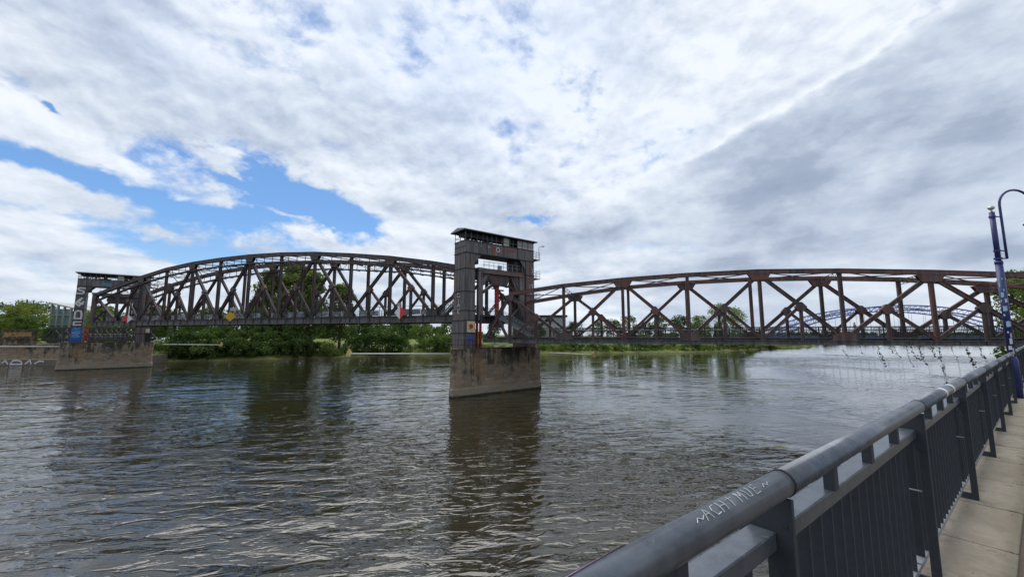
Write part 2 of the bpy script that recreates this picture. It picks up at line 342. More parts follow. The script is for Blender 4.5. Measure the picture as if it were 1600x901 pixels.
# ------------------------------------------------------------------ mesh builder
Z = Vector((0, 0, 1))
class MB:
    def __init__(s): s.v = []; s.f = []
    def add(s, vs, fs):
        o = len(s.v); s.v += [tuple(v) for v in vs]; s.f += [tuple(i + o for i in f) for f in fs]
    def frame(s, c, ax, ay, az, hx, hy, hz):
        c, ax, ay, az = Vector(c), Vector(ax), Vector(ay), Vector(az)
        vs = [c + ax * (i * hx) + ay * (j * hy) + az * (k * hz) for k in (-1, 1) for j in (-1, 1) for i in (-1, 1)]
        s.add(vs, [(0, 2, 3, 1), (4, 5, 7, 6), (0, 1, 5, 4), (2, 6, 7, 3), (0, 4, 6, 2), (1, 3, 7, 5)])
    def box(s, lo, hi, A=None):
        # axis box in local frame A=(origin, ex, ey, ez)
        if A is None: A = (Vector((0, 0, 0)), Vector((1, 0, 0)), Vector((0, 1, 0)), Z)
        lo, hi = Vector(lo), Vector(hi); c = (lo + hi) / 2; h = (hi - lo) / 2
        s.frame(A[0] + A[1] * c.x + A[2] * c.y + A[3] * c.z, A[1], A[2], A[3], h.x, h.y, h.z)
    def beam(s, p, q, side, w, h):
        p, q = Vector(p), Vector(q); d = q - p; L = d.length; d.normalize()
        sd_ = Vector(side); sd_ = (sd_ - d * sd_.dot(d)).normalized(); up = sd_.cross(d).normalized()
        s.frame((p + q) / 2, sd_, up, d, w / 2, h / 2, L / 2)
    def ibeam(s, p, q, side, w, h, t=.05, inset=.0):
        # two flanges separated along the up axis, web in the middle, web faces look along `side`
        p, q = Vector(p), Vector(q); d = q - p; L = d.length; d.normalize()
        sd_ = Vector(side); sd_ = (sd_ - d * sd_.dot(d)).normalized(); up = sd_.cross(d).normalized()
        c = (p + q) / 2
        for k in (-1, 1): s.frame(c + up * k * (h / 2 - t / 2), sd_, up, d, w / 2, t / 2, L / 2)
        s.frame(c, sd_, up, d, w * .18, h / 2 - t, L / 2)
    def ladder(s, p, q, side, w, h, step=.45, r=.05):
        p, q = Vector(p), Vector(q); d = q - p; L = d.length; d.normalize()
        sd_ = Vector(side); sd_ = (sd_ - d * sd_.dot(d)).normalized(); up = sd_.cross(d).normalized()
        for k in (-1, 1): s.frame((p + q) / 2 + up * k * (h / 2 - r), sd_, up, d, w / 2, r, L / 2)
        n = max(2, int(L / step))
        for i in range(n):
            a = p + d * (L * (i + .5) / n); s.frame(a, sd_, up, d, w / 2 * .8, h / 2 - r, .05)
    def lace(s, p, q, up, h, r=.03, step=.5):
        p, q = Vector(p), Vector(q); up = Vector(up); d = q - p; L = d.length; n = max(2, int(L / step))
        s.tube([p + up * h / 2, q + up * h / 2], r, 4); s.tube([p - up * h / 2, q - up * h / 2], r, 4)
        for i in range(n):
            a = p + d * (i / n); b = p + d * ((i + 1) / n); k = 1 if i % 2 else -1
            s.tube([a + up * (k * h / 2), b - up * (k * h / 2)], r * .8, 3)
    def tube(s, pts, r, n=8, caps=True, radii=None):
        pts = [Vector(p) for p in pts]; rings = []
        prev = None
        for i, p in enumerate(pts):
            a = pts[max(0, i - 1)]; b = pts[min(len(pts) - 1, i + 1)]; d = (b - a).normalized()
            if prev is None:
                ref = Z if abs(d.z) < .9 else Vector((1, 0, 0)); x = d.cross(ref).normalized()
            else: x = (prev - d * prev.dot(d)).normalized()
            prev = x; y = d.cross(x); rr = radii[i] if radii else r
            rings.append([p + (x * math.cos(2 * math.pi * k / n) + y * math.sin(2 * math.pi * k / n)) * rr for k in range(n)])
        vs = [v for rg in rings for v in rg]; fs = []
        for i in range(len(pts) - 1):
            for k in range(n):
                k2 = (k + 1) % n; fs.append((i * n + k, i * n + k2, (i + 1) * n + k2, (i + 1) * n + k))
        if caps: fs.append(tuple(range(n - 1, -1, -1))); fs.append(tuple((len(pts) - 1) * n + k for k in range(n)))
        s.add(vs, fs)
    def prism(s, poly, ext):
        # poly: list of 3D points, ext: extrusion vector
        ext = Vector(ext); n = len(poly); vs = [Vector(p) for p in poly] + [Vector(p) + ext for p in poly]
        s.add(vs, [tuple(range(n - 1, -1, -1)), tuple(range(n, 2 * n))] + [(i, (i + 1) % n, n + (i + 1) % n, n + i) for i in range(n)])
    def build(s, name, mt, parent=None, smooth=False, bevel=0):
        me = bpy.data.meshes.new(name)
        off = Vector((0, 0, 0))
        if parent is not None: off = OFF[parent.name]
        me.from_pydata([tuple(Vector(v) - off) for v in s.v], [], s.f); me.update()
        bm = bmesh.new(); bm.from_mesh(me); bmesh.ops.recalc_face_normals(bm, faces=bm.faces); bm.to_mesh(me); bm.free()
        me.materials.append(mt)
        if smooth: me.polygons.foreach_set('use_smooth', [True] * len(me.polygons))
        o = bpy.data.objects.new(name, me); COL.objects.link(o)
        OFF[o.name] = off
        if parent is not None: o.parent = parent
        if bevel:
            md = o.modifiers.new('bevel', 'BEVEL'); md.width = bevel; md.segments = 2; md.limit_method = 'ANGLE'
        return o
OFF = {}
def thing(name, label, cat, loc=(0, 0, 0), group=None):
    o = bpy.data.objects.new(name, None); COL.objects.link(o); o.location = loc; o.empty_display_size = .3
    OFF[o.name] = Vector(loc); o['label'] = label; o['category'] = cat
    if group: o['group'] = group
    return o
def tag(o, label, cat, group=None):
    o['label'] = label; o['category'] = cat
    if group: o['group'] = group
    return o
def kind(o, k): o['kind'] = k; return o
def copy_tree(o, parent=None):
    c = o.copy(); COL.objects.link(c); OFF[c.name] = OFF[o.name]
    if parent is not None: c.parent = parent
    for ch in list(o.children): copy_tree(ch, c)
    return c

# ------------------------------------------------------------------ bridge coordinates
AL = 1.23212
U = Vector((-math.sin(AL), math.cos(AL), 0)); Mv = Vector((math.cos(AL), math.sin(AL), 0))
BE = .899496
V = Vector((math.sin(BE), math.cos(BE), 0)); Wv = Vector((-V.y, V.x, 0))
D = 50.5; WT = 6.11
def bp(t, mm, z): return Mv * mm + U * t + Z * z
T0 = Vector((-6.296, 53.392, 0)); Q0 = Vector((-99.559, 91.175, 0))
PZ = 5.99

# ------------------------------------------------------------------ ground, water, banks
wb = MB(); wb.add([(-3000, -3000, 0), (3000, -3000, 0), (3000, 5000, 0), (-3000, 5000, 0)], [(0, 1, 2, 3)])
kind(wb.build('water', M['water']), 'structure')
bankpts = [(-420, 20), (-300, 60), (-200, 100), (-175, 112), (-140, 112), (-126, 112), (-113, 113), (-99, 117), (-87, 121), (-75, 126), (-67, 133), (-45, 144), (-23, 149.5), (13, 164), (54, 171), (84, 178), (127, 212), (170, 250), (212, 280), (225, 330), (240, 600), (300, 1500), (420, 4900)]
def bank(name, pts, inland, prof, mt):
    mb = MB(); n = len(pts); rows = []
    P2 = [Vector((x, y)) for x, y in pts]
    fine = []
    for i in range(n - 1):
        k = max(1, int((P2[i + 1] - P2[i]).length / 6)) if (P2[i + 1] - P2[i]).length < 200 else 6
        for j in range(k): fine.append(P2[i].lerp(P2[i + 1], j / k))
    fine.append(P2[-1])
    for i, p in enumerate(fine):
        a = fine[max(0, i - 1)]; b = fine[min(len(fine) - 1, i + 1)]; d = (b - a).normalized(); nn = Vector((-d.y, d.x)) * inland
        jit = random.uniform(-1.2, 1.2)
        for (off, z) in prof:
            q = p + nn * (off + jit * (1 if off < 30 else 0)); mb.v.append((q.x, q.y, z + random.uniform(-.15, .25) * (1 if 0 < off < 100 else 0)))
    k = len(prof)
    for i in range(len(fine) - 1):
        for j in range(k - 1): mb.f.append((i * k + j, i * k + j + 1, (i + 1) * k + j + 1, (i + 1) * k + j))
    return mb.build(name, mt, smooth=True)
kind(bank('river_bank', bankpts, 1, [(-4, -1.0), (0, 0.0), (2.0, .55), (6, 1.6), (14, 2.6), (28, 3.6), (60, 4.6), (140, 5.4), (600, 6.0), (3500, 6.2)], M['bank']), 'structure')
# right bank beyond the bridge
rb = [(38, 29.5), (44, 34.2), (50, 39.5), (57, 46.5), (66, 54), (84, 66), (120, 82), (200, 105), (420, 140), (2500, 300)]
kind(bank('river_bank', rb, -1, [(-3, -1), (0, .0), (1.5, 1.6), (4, 4.2), (8, 6.0), (30, 6.2), (400, 6.3)], M['bank']), 'structure')

# quay: coping walkway, gravel, wall
g = .649
G = Vector((math.cos(g), math.sin(g), 0)); N = Vector((-math.sin(g), math.cos(g), 0)); ZW = 6.252
def rp(t, n, z): return G * t + N * n + Z * (ZW + z)
A_rail = (Vector((0, 0, ZW)), G, N, Z)
mb = MB()
mb.box((-12, -40, -.60), (75, .225, -.012), A_rail)
kind(mb.build('ground', M['gravel']), 'structure')
mb = MB(); mb.box((-12, .60, -7.2), (75, .775, -.25), A_rail); kind(mb.build('quay_wall', M['quay']), 'structure')
mb = MB(); mb.box((-12, .225, -.3), (60, .80, -.018), A_rail); kind(mb.build('kerb', M['kerb']), 'structure')
mb = MB(); t = -5.98
while t < 58:
    j = random.uniform(-.003, .003)
    mb.box((t + .009, .245 + random.uniform(-.004, .004), -.2), (t + 1.051, .795, j), A_rail); t += 1.06
o = mb.build('walkway', M['slab'], bevel=.008); kind(o, 'structure')

# ------------------------------------------------------------------ promenade railing
RN, RZ = .525, 1.069
rail = thing('railing', 'anthracite tubular railing along the quay edge in the foreground', 'railing', tuple(rp(0, .56, 0)))
POST0, PS = 1.43, 2.18
def ring(mb, t, r, w, n=.525, z=RZ):
    mb.tube([rp(t - w / 2, n, z), rp(t + w / 2, n, z)], r, 24)
NB = 13
for k in range(-2, NB):
    t0 = POST0 + k * PS; t1 = t0 + PS
    mb = MB(); mb.tube([rp(t0 + .004, RN, RZ), rp(t1 - .004, RN, RZ)], .0375, 28); o = mb.build('handrail', M['rail'], rail)
    for pl in o.data.polygons: pl.use_smooth = len(pl.vertices) == 4
    mb = MB(); mb.box((t0 + .012, .545, .872), (t1 - .012, .620, .925), A_rail); mb.build('lower_rail', M['rail'], rail, bevel=.004)
    mb = MB(); mb.box((t0 + .012, .585, .085), (t1 - .012, .630, .115), A_rail); mb.build('bottom_rail', M['galv'], rail)
    for j in (1, 2, 3):
        tt = t0 + PS * j / 4.0
        mb = MB(); mb.box((tt - .022, .535, .924), (tt + .022, .572, RZ - .028), A_rail); mb.build('spacer', M['bar'], rail)
    # post: upper fin, front leg, foot plate, coupling ring
    mb = MB()
    poly = [(.500, RZ - .043), (.500, .80), (.545, .80), (.560, .835), (.590, .850), (.620, .835), (.638, .79), (.660, .79), (.655, .90), (.585, RZ - .043)]
    mb.prism([rp(t0 - .010, a, z) for a, z in poly], G * .020)
    pf = mb.build('post_fin', M['bar'], rail, bevel=.002)
    mb = MB()
    mb.box((t0 - .012, .500, .0), (t0 + .012, .545, .80), A_rail)
    mb.box((t0 - .010, .545, .0), (t0 + .010, .668, .055), A_rail)
    mb.box((t0 - .010, .630, .055), (t0 + .010, .668, .79), A_rail)
    mb.build('post', M['bar'], rail, bevel=.002)
    mb = MB(); mb.box((t0 - .006, .546, .55), (t0 + .006, .629, .556), A_rail); mb.build('bracket', M['galv'], rail)
    mb = MB(); ring(mb, t0, .0400, .010); mb.build('coupling_ring', M['rubber'], rail)
bars = []
for k in range(-2, NB):
    t0 = POST0 + k * PS
    for j in range(1, 17): bars.append(t0 + j * PS / 17)
proto_b = None
near_bars = [t for t in bars if t > .3][:100]
for t in near_bars:
    mb = MB(); mb.box((t - .006, .585, .10), (t + .006, .628, .873), A_rail); mb.build('baluster', M['bar'], rail)
mb = MB()
for t in bars:
    if t not in near_bars: mb.box((t - .006, .585, .10), (t + .006, .628, .873), A_rail)
o = mb.build('baluster_row', M['bar'], rail); o['kind'] = 'stuff'
# scrawled writing along the top of the tube
def on_tube(s_, a):    # s_ metres along rail, a = angle over the tube (0 = top, + towards the walkway)
    r = .0383
    return rp(s_, RN - math.sin(a) * r, RZ + math.cos(a) * r)
def tube_ribbon(mb, pts, w=.0022):
    pts2 = []
    for (p, q) in zip(pts[:-1], pts[1:]):
        for i in range(6): pts2.append((p[0] + (q[0] - p[0]) * i / 6, p[1] + (q[1] - p[1]) * i / 6))
    pts2.append(pts[-1])
    mb.tube([on_tube(a, b_) for a, b_ in pts2], w, 4)
GL = {'A': [[(0, 0), (.5, 1), (.9, 0)], [(.2, .45), (.75, .45)]], 'C': [[(.8, .95), (.3, .9), (0, .5), (.3, .05), (.85, .1)]],
      'H': [[(0, 0), (.05, 1)], [(.8, 0), (.8, 1)], [(0, .5), (.8, .5)]], 'T': [[(.45, 0), (.5, 1)], [(0, .75), (1, .8)]],
      'M': [[(0, 0), (.1, 1), (.45, .4), (.8, 1), (.9, 0)]], 'U': [[(0, 1), (.1, .1), (.6, .05), (.8, 1)]], 'E': [[(.8, .95), (.1, .9), (0, 0), (.8, .05)], [(.05, .5), (.7, .5)]],
      '~': [[(0, .3), (.4, .6), (.8, .35), (1.3, .6)]]}
mb = MB(); sx = 0.90
for ch, adv in (('~', .045), ('A', .045), ('C', .042), ('H', .048), ('T', .060), ('M', .050), ('U', .048), ('E', .060), ('~', .05)):
    for st in GL[ch]:
        sc_ = .031
        tube_ribbon(mb, [(sx + x * sc_ + y * .006, .72 - y * .80 + (.08 if ch == '~' else 0)) for x, y in st], random.uniform(.0008, .0013))
    sx += adv * .88
mb.build('graffiti_writing', M['chalk'], rail)
mb = MB()
for (a, b_) in ((.30, .70),):
    vs = []; n = 16
    for i in range(n + 1):
        s_ = a + (b_ - a) * i / n; lo, hi = -.95, .30 - .80 * i / n
        vs += [on_tube(s_, lo) + Z * .0006, on_tube(s_, hi) + Z * .0006]
    mb.add(vs, [(2 * i, 2 * i + 1, 2 * i + 3, 2 * i + 2) for i in range(n)])
mb.build('paint_patch', M['pink'], rail)
mb = MB()
for s_ in (4.55, 4.95): mb.tube([rp(s_ - .03, RN, RZ), rp(s_ + .03, RN, RZ)], .0383, 28)
mb.build('tape_band', M['white'], rail)

for k in range(-1, NB):
    t0 = POST0 + k * PS
    for (n_, z_) in ((.52, .95), (.52, .12)):
        mb = MB(); mb.tube([rp(t0 - .015, n_, z_), rp(t0 + .015, n_, z_)], .006, 6); mb.build('bolt', M['bar'], rail)
# grit and leaf litter lying on the slabs
mb = MB()
for _ in range(260):
    t = random.uniform(2.5, 20) ; n_ = random.choice((random.gauss(.60, .04), random.gauss(.27, .02), random.uniform(.26, .72))); s_ = random.uniform(.0012, .0035)
    if not .25 < n_ < .79: continue
    c_ = rp(t, n_, s_ * .5); a = random.uniform(0, 6.28); d1 = Vector((math.cos(a), math.sin(a), 0)); mb.frame(c_, d1, d1.cross(Z), Z, s_ * random.uniform(.7, 1.8), s_, s_ * .45)
o = mb.build('grit', M['quay']); o['kind'] = 'stuff'; tag(o, 'dark grit and leaf crumbs scattered on the walkway slabs', 'grit')
# moss in the joints
mb = MB(); tj = -5.98 + 1.06 * 8
while tj < 22:
    for _ in range(40):
        n_ = random.uniform(.25, .79) if random.random() < .4 else random.gauss(.28, .03); n_ = min(.78, max(.25, n_)); h_ = random.uniform(.004, .014); a = random.uniform(0, 6.28)
        b0 = rp(tj + random.uniform(-.004, .004), n_, -.006); d = Vector((math.cos(a), math.sin(a), 0)); s = d.cross(Z) * .003; mb.add([b0 - s, b0 + s, b0 + d * h_ * .6 + Z * h_], [(0, 1, 2)])
    tj += 1.06
o = mb.build('moss', M['leaf_mid']); o['kind'] = 'stuff'; tag(o, 'thin moss growing in the joints between walkway slabs', 'moss')

# ------------------------------------------------------------------ lamp post
LP = Vector((12.24, 9.95, ZW))
lamp = thing('street_lamp', 'dark blue tubular street lamp covered in stickers beside the railing', 'street lamp', tuple(LP))
ex = Vector((1, 0, 0))
mb = MB(); mb.tube([LP, LP + Z * .9, LP + Z * 1.0], .095, 20, radii=[.098, .096, .068]); mb.tube([LP + Z * 1.0, LP + Z * 3.35], .068, 18); mb.tube([LP + Z * 3.30, LP + Z * 4.62], .052, 18); mb.tube([LP + Z * 3.28, LP + Z * 3.36], .075, 18)
lpo = mb.build('pole', M['lampblue'], lamp)
for pl in lpo.data.polygons: pl.use_smooth = len(pl.vertices) == 4
mb = MB(); mb.tube([LP + Z * 4.61, LP + Z * 4.69], .02, 8)
for i in range(7):
    pass
mb.tube([LP + Z * (4.68 + .0), LP + Z * 4.70, LP + Z * 4.735, LP + Z * 4.77, LP + Z * 4.79], .06, 16, radii=[.02, .055, .068, .05, .015])
mb.build('finial', M['ball'], lamp, smooth=True)
ao = Vector((.20, -.02, 0)); arc = []
for i in range(13):
    a = math.pi * i / 12; arc.append(LP + ao + ex * (.42 - .42 * math.cos(a)) + Z * (4.80 + .40 * math.sin(a)))
mb = MB(); mb.tube([LP + ao + Z * 3.42, LP + ao + Z * 4.0, LP + ao + Z * 4.8] + arc[1:] + [arc[-1] - Z * .35], .026, 12)
mb.build('arm', M['lampblue'], lamp, smooth=True)
for zz in (3.62, 4.50, 3.42):
    mb = MB(); mb.tube([LP + Z * (zz - .02), LP + Z * (zz + .02)], .066 if zz > 3.5 else .08, 16); mb.beam(LP + Z * zz - ao * .3, LP + ao + Z * zz, Z, .025, .03); mb.build('clamp', M['lampblue'], lamp)
hp = arc[-1] - Z * .35
mb = MB(); mb.tube([hp + Z * .12, hp + Z * .02, hp - Z * .12, hp - Z * .14], .1, 20, radii=[.03, .09, .20, .20]); mb.build('lamp_head', M['lampblue'], lamp, smooth=True)
mb = MB(); mb.tube([hp - Z * .139, hp - Z * .16], .17, 20); mb.build('lens', M['pale'], lamp)
fr = Vector((-LP.x, -LP.y, 0)).normalized(); fa = math.atan2(fr.y, fr.x)
stk = [(2.75, .10, .12, -.6, 1), (2.62, .06, .09, .3, 1), (2.50, .12, .22, -.2, 1), (2.36, .10, .18, .5, 2), (2.35, .07, .10, -.7, 3), (2.16, .13, .30, 0, 1), (2.0, .05, .14, -.4, 2), (1.78, .14, .34, .3, 1), (1.58, .05, .12, -.1, 2),
       (1.5, .12, .14, .5, 3), (1.36, .14, .20, .3, 2), (1.2, .10, .24, -.1, 2), (1.12, .16, .14, .55, 3), (1.02, .05, .3, 0, 2), (2.9, .05, .06, .2, 2)]
for (zz, hh, aw, ac, kk) in stk:
    mb = MB(); r = .0695; vs = []; n = 6; a0 = fa + ac - aw * 1.7; a1 = fa + ac + aw * 1.7
    for i in range(n + 1):
        a = a0 + (a1 - a0) * i / n; d = Vector((math.cos(a), math.sin(a), 0)) * r
        vs += [LP + d + Z * (zz - hh / 2 + .01 * i / n), LP + d + Z * (zz + hh / 2 + random.uniform(-.008, .008))]
    mb.add(vs, [(2 * i, 2 * i + 2, 2 * i + 3, 2 * i + 1) for i in range(n)])
    mb.build('sticker', M['sticker%d' % kk], lamp)

# ------------------------------------------------------------------ truss spans
def add_truss(root, mm, nodes, tops, zb, zt, sign, o):
    """nodes: list of t; tops: z of the chord's upper edge at each node (None = sloping end only)"""
    ms, mg, mdk = o['ms'], o['mg'], o['md']; ch, cw = o['ch'], o['cw']
    n = len(nodes)
    # chords
    mb = MB()
    for i in range(n - 1):
        a = bp(nodes[i], mm, tops[i] - ch / 2); b_ = bp(nodes[i + 1], mm, tops[i + 1] - ch / 2)
        mb.beam(a, b_, Mv, cw * .82, ch)
        e = (b_ - a).normalized() * .02
        for k in (-1, 1):
            up = Z * (k * (ch / 2 - .02)); mb.beam(a + up - e, b_ + up + e, Mv, cw, .06)
    mb.build('top_chord', ms, root)
    mb = MB(); t_a, t_b = o['ends'][0], o['ends'][1]
    mb.beam(bp(t_a, mm, (zb + zt) / 2), bp(t_b, mm, (zb + zt) / 2), Mv, cw * .35, zt - zb)
    for k, z in ((0, zb + .035), (1, zt - .035)): mb.beam(bp(t_a, mm, z), bp(t_b, mm, z), Mv, cw, .07)
    nn = int(abs(t_b - t_a) / 1.85)
    for i in range(nn + 1):
        tt = t_a + (t_b - t_a) * i / nn
        for s2 in (-1, 1): mb.frame(bp(tt, mm + s2 * cw * .3, (zb + zt) / 2), U, Mv, Z, .04, cw * .12, (zt - zb) / 2 - .07)
    mb.build('bottom_chord', mg, root)
    for i in range(n):
        if not o['post'](i): continue
        mb = MB(); top = tops[i] - ch - .01
        mb.ibeam(bp(nodes[i], mm, zt), bp(nodes[i], mm, top), Mv, o['pw'] * .8, o['pw'], .05)
        mb.build('vertical', ms, root)
    par = o['par']     # nodes where the diagonals meet the top chord
    for i in range(n - 1):
        hi, lo = (i, i + 1) if i % 2 == par else (i + 1, i)
        a = bp(nodes[hi], mm, tops[hi] - ch - .12); b_ = bp(nodes[lo], mm, zt + .15)
        mb = MB(); mb.ibeam(a, b_, Mv, o['pw'] * .9, o['dw'], .05); mb.build('diagonal', ms, root)
        c = (a + b_) / 2
        tm = (nodes[hi] + nodes[lo]) / 2
        mb = MB(); mb.ibeam(bp(tm, mm, zt), c - Z * .1, Mv, o['pw'] * .7, o['sw'], .04)
        f = bp(nodes[hi], mm, zt + .05)
        if o['lad']: mb.ladder(c, f, Mv, .28, o['sw'] * 1.0, .5, .05)
        else: mb.ibeam(c, f, Mv, o['pw'] * .6, o['sw'], .04)
        mb.build('sub_strut', ms, root)
        # little gusset where the struts meet
        mb = MB(); gg = .55
        mb.prism([c - Mv * .24 + U * (-gg) + Z * -.15, c - Mv * .24 + U * (-.1) + Z * .38, c - Mv * .24 + U * .1 + Z * .38, c - Mv * .24 + U * gg + Z * -.15, c - Mv * .24 + U * .2 - Z * .62, c - Mv * .24 - U * .2 - Z * .62], Mv * .48)
        mb.build('gusset', o.get('mr', ms), root)
    for i in range(n):
        gw = o['gw'] * (.55 if i in (0, n - 1) else 1)
        mb = MB()
        if i % 2 == par:
            z = tops[i] - ch + .02
            pts = [(-gw, z), (-gw * .62, z - .75), (gw * .62, z - .75), (gw, z)]
        else:
            pts = [(-gw, zt), (-gw * .9, zt + .55), (-.3, zt + .85), (.3, zt + .85), (gw * .9, zt + .55), (gw, zt)]
        for s2 in (-1, 1):
            q = mm + s2 * (cw * .41) - .015
            mb.prism([bp(nodes[i] + a, q, z) for a, z in pts], Mv * .03)
        mb.build('gusset_plate', ms, root)
def handrail(root, mm, ta, tb, z0, h, step, bar, mt, lean=0):
    mb = MB()
    for k in (.0, .30, .12 * 0 + .93): mb.beam(bp(ta, mm, z0 + h * (1 - k)), bp(tb, mm, z0 + h * (1 - k)), Mv, .06, .06 if k == 0 else .04)
    n = int(abs(tb - ta) / step)
    for i in range(n + 1):
        tt = ta + (tb - ta) * i / n; mb.beam(bp(tt, mm, z0), bp(tt, mm, z0 + h), Mv, .05, .06)
    if bar:
        n = int(abs(tb - ta) / bar)
        for i in range(n): tt = ta + (tb - ta) * (i + .5) / n; mb.beam(bp(tt, mm, z0 + h * .07), bp(tt, mm, z0 + h * .97), Mv, .02, .03)
    return mb.build('parapet', mt, root)

# fixed span on the right
TR0, LR = 18.07, 7.307
fixed = thing('truss_bridge_span', 'long reddish brown truss footbridge span running right from the stone pier', 'bridge', tuple(bp(-10, D + 3, 6.7)))
nodesN = [TR0 - LR * k for k in range(9)]
topsN = [13.45, 14.25, 14.70, 14.92, 14.95, 14.63, 14.10, 13.42, 12.5]
optR = dict(ms=M['steel_red'], mg=M['steel_girder'], md=M['steel_deck'], ch=.46, cw=.50, pw=.35, dw=.38, sw=.30, lad=False, par=0, gw=1.15, ends=(21.9, -44.5), post=lambda i: True)
add_truss(fixed, D, nodesN, topsN, 6.72, 7.21, 1, optR)
nodesF = [17.77 - LR * k for k in range(9)]
def topF(t): return float(np.interp(-t, [-18.5, -15, -10.7, -3.7, 4.1, 13, 18.7, 26.2, 32.9, 42], [12.6, 12.98, 13.65, 14.42, 14.76, 14.86, 14.64, 14.16, 13.43, 12.2]))
optRF = dict(optR); optRF['par'] = 1; optRF['ends'] = (18.2, -48.3)
add_truss(fixed, D + WT, nodesF, [topF(t) for t in nodesF], 6.72, 7.21, -1, optRF)
mb = MB(); mb.ibeam(bp(TR0 + .1, D, 13.0), bp(21.5, D, 7.3), Mv, .4, .46); mb.build('end_post', M['steel_red'], fixed)
mb = MB(); mb.ibeam(bp(nodesN[-1], D, 12.0), bp(-44.0, D, 7.3), Mv, .4, .46); mb.build('end_post', M['steel_red'], fixed)
mb = MB(); c = bp(19.9, D, 10.1); mb.ibeam(c, bp(TR0 + .3, D, 7.3), Mv, .3, .34); mb.build('sub_strut', M['steel_red'], fixed)
for k in range(9):
    a = bp(nodesN[k], D, topsN[k] - .55); tf = nodesN[k] - .25
    b_ = bp(tf, D + WT, topF(tf) - .55)
    mb = MB(); mb.lace(a, b_, Z, .55, .035, .6); mb.build('cross_frame', M['steel_red'], fixed)
    if k < 8:
        mb = MB(); tf2 = nodesN[k + 1] - .25
        c1, c2 = bp(nodesN[k], D, topsN[k] - .3), bp(tf2, D + WT, topF(tf2) - .3)
        c3, c4 = bp(nodesN[k + 1], D, topsN[k + 1] - .3), bp(tf, D + WT, topF(tf) - .3)
        for (p, q) in ((c1, c2), (c3, c4)):
            mb.tube([p, q], .06, 5); 
        mb.build('wind_bracing', M['steel_red'], fixed)
mb = MB()
for i in range(36):
    tt = 21.5 - i * LR / 4; mb.beam(bp(tt, D + .3, 6.98), bp(tt, D + WT - .3, 6.98), Z, .42, .12)
for k in range(5): mb.beam(bp(21.3, D + .9 + k * 1.08, 7.14), bp(-44, D + .9 + k * 1.08, 7.14), Z, .16, .14)
mb.build('floor_beams', M['steel_deck'], fixed)
mb = MB(); mb.beam(bp(21.4, D + WT / 2, 7.36), bp(-44, D + WT / 2, 7.36), Mv, WT - 1.2, .2); mb.build('deck', M['steel_deck'], fixed)
handrail(fixed, D + .75, 16.5, -44, 7.46, 1.16, 1.83, .125, M['steel_deck'])
handrail(fixed, D + WT - .75, 13.5, -44, 7.46, 1.16, 1.83, .125, M['steel_deck'])
mb = MB(); t = 12.2
while t > -14:
    mb.beam(bp(t, D + WT - .70, 8.42), bp(t - .80, D + WT - .70, 8.42), Mv, .03, .17); t -= .915
mb.build('white_strip', M['white'], fixed)  # row of short white strips below the far parapet's top rail

# lifting span on the left
TL0, LL = 22.62, 7.41
lift = thing('lift_bridge_span', 'dark grey arched truss span raised between the two lifting towers', 'bridge', tuple(bp(67, D + 3, 9.5)))
nodesL = [TL0 + LL * k for k in range(13)]
topsL = [16.95, 18.45, 19.70, 20.60, 21.35, 21.75, 21.90, 21.78, 21.45, 20.75, 19.55, 18.05, 16.5]
DL = D + .25
optL = dict(ms=M['steel_dark'], mg=M['steel_girder'], md=M['steel_deck'], ch=.62, cw=.60, pw=.44, dw=.40, sw=.34, lad=True, par=0, gw=1.0, ends=(TL0 - .4, TL0 + 12 * LL + .4), post=lambda i: i > 0, mr=M['steel_red'])
add_truss(lift, DL, nodesL, topsL, 9.55, 10.55, 1, optL)
nodesLF = [18.9] + [24.1 + LL * k for k in range(12)]
def topLF(t): return float(np.interp(t, [18.9, 24.1, 30.8, 38.9, 53.5, 61, 68.8, 80, 87.6, 95, 105.6], [15.9, 16.9, 18.1, 19.4, 20.75, 21.1, 21.05, 20.7, 19.9, 18.9, 16.7]))
optLF = dict(optL); optLF['par'] = 1; optLF['ends'] = (18.5, 108)
add_truss(lift, DL + WT - .2, nodesLF, [topLF(t) + .35 for t in nodesLF], 9.55, 10.55, -1, optLF)
# inspection walkway lines hung under each top chord
for mm, nd, tf_, in ((DL, nodesL, lambda t: float(np.interp(t, nodesL, topsL))), (DL + WT - .2, nodesLF, lambda t: float(np.interp(t, nodesLF, [topLF(a) + .35 for a in nodesLF])))):
    mb = MB(); ts = np.arange(nd[0] + .3, nd[-1], LL / 4)
    for a, b_ in zip(ts[:-1], ts[1:]):
        mb.beam(bp(a, mm, tf_(a) - 1.62), bp(b_, mm, tf_(b_) - 1.62), Mv, .55, .20)
        mb.beam(bp(a, mm, tf_(a) - 1.62), bp(a, mm, tf_(a) - .7), Mv, .06, .09)
        mb.beam(bp(a, mm - .2, tf_(a) - 1.72), bp(a, mm + .8, tf_(a) - 1.72), Z, .1, .1)
    mb.build('inspection_walkway', M['steel_dark'], lift)
for k in range(1, 12):
    t = nodesL[k]; tf2 = t - 1.2
    mb = MB(); mb.lace(bp(t, DL, topsL[k] - 1.1), bp(tf2, DL + WT - .2, topLF(tf2) - .9), Z, .9, .05, .8); mb.build('cross_frame', M['steel_dark'], lift)
    if k < 11:
        t2 = nodesL[k + 1]; mb = MB()
        mb.tube([bp(t, DL, topsL[k] - .4), bp(t2 - 1.2, DL + WT - .2, topLF(t2 - 1.2) - .1)], .08, 5); mb.tube([bp(t2, DL, topsL[k + 1] - .4), bp(tf2, DL + WT - .2, topLF(tf2) - .1)], .08, 5)
        mb.build('wind_bracing', M['steel_dark'], lift)
mb = MB()
for i in range(48):
    tt = 22.8 + i * 1.8525; mb.beam(bp(tt, DL + .3, 9.95), bp(tt, DL + WT - .5, 9.95), Z, .6, .14)
mb.build('floor_beams', M['steel_deck'], lift)
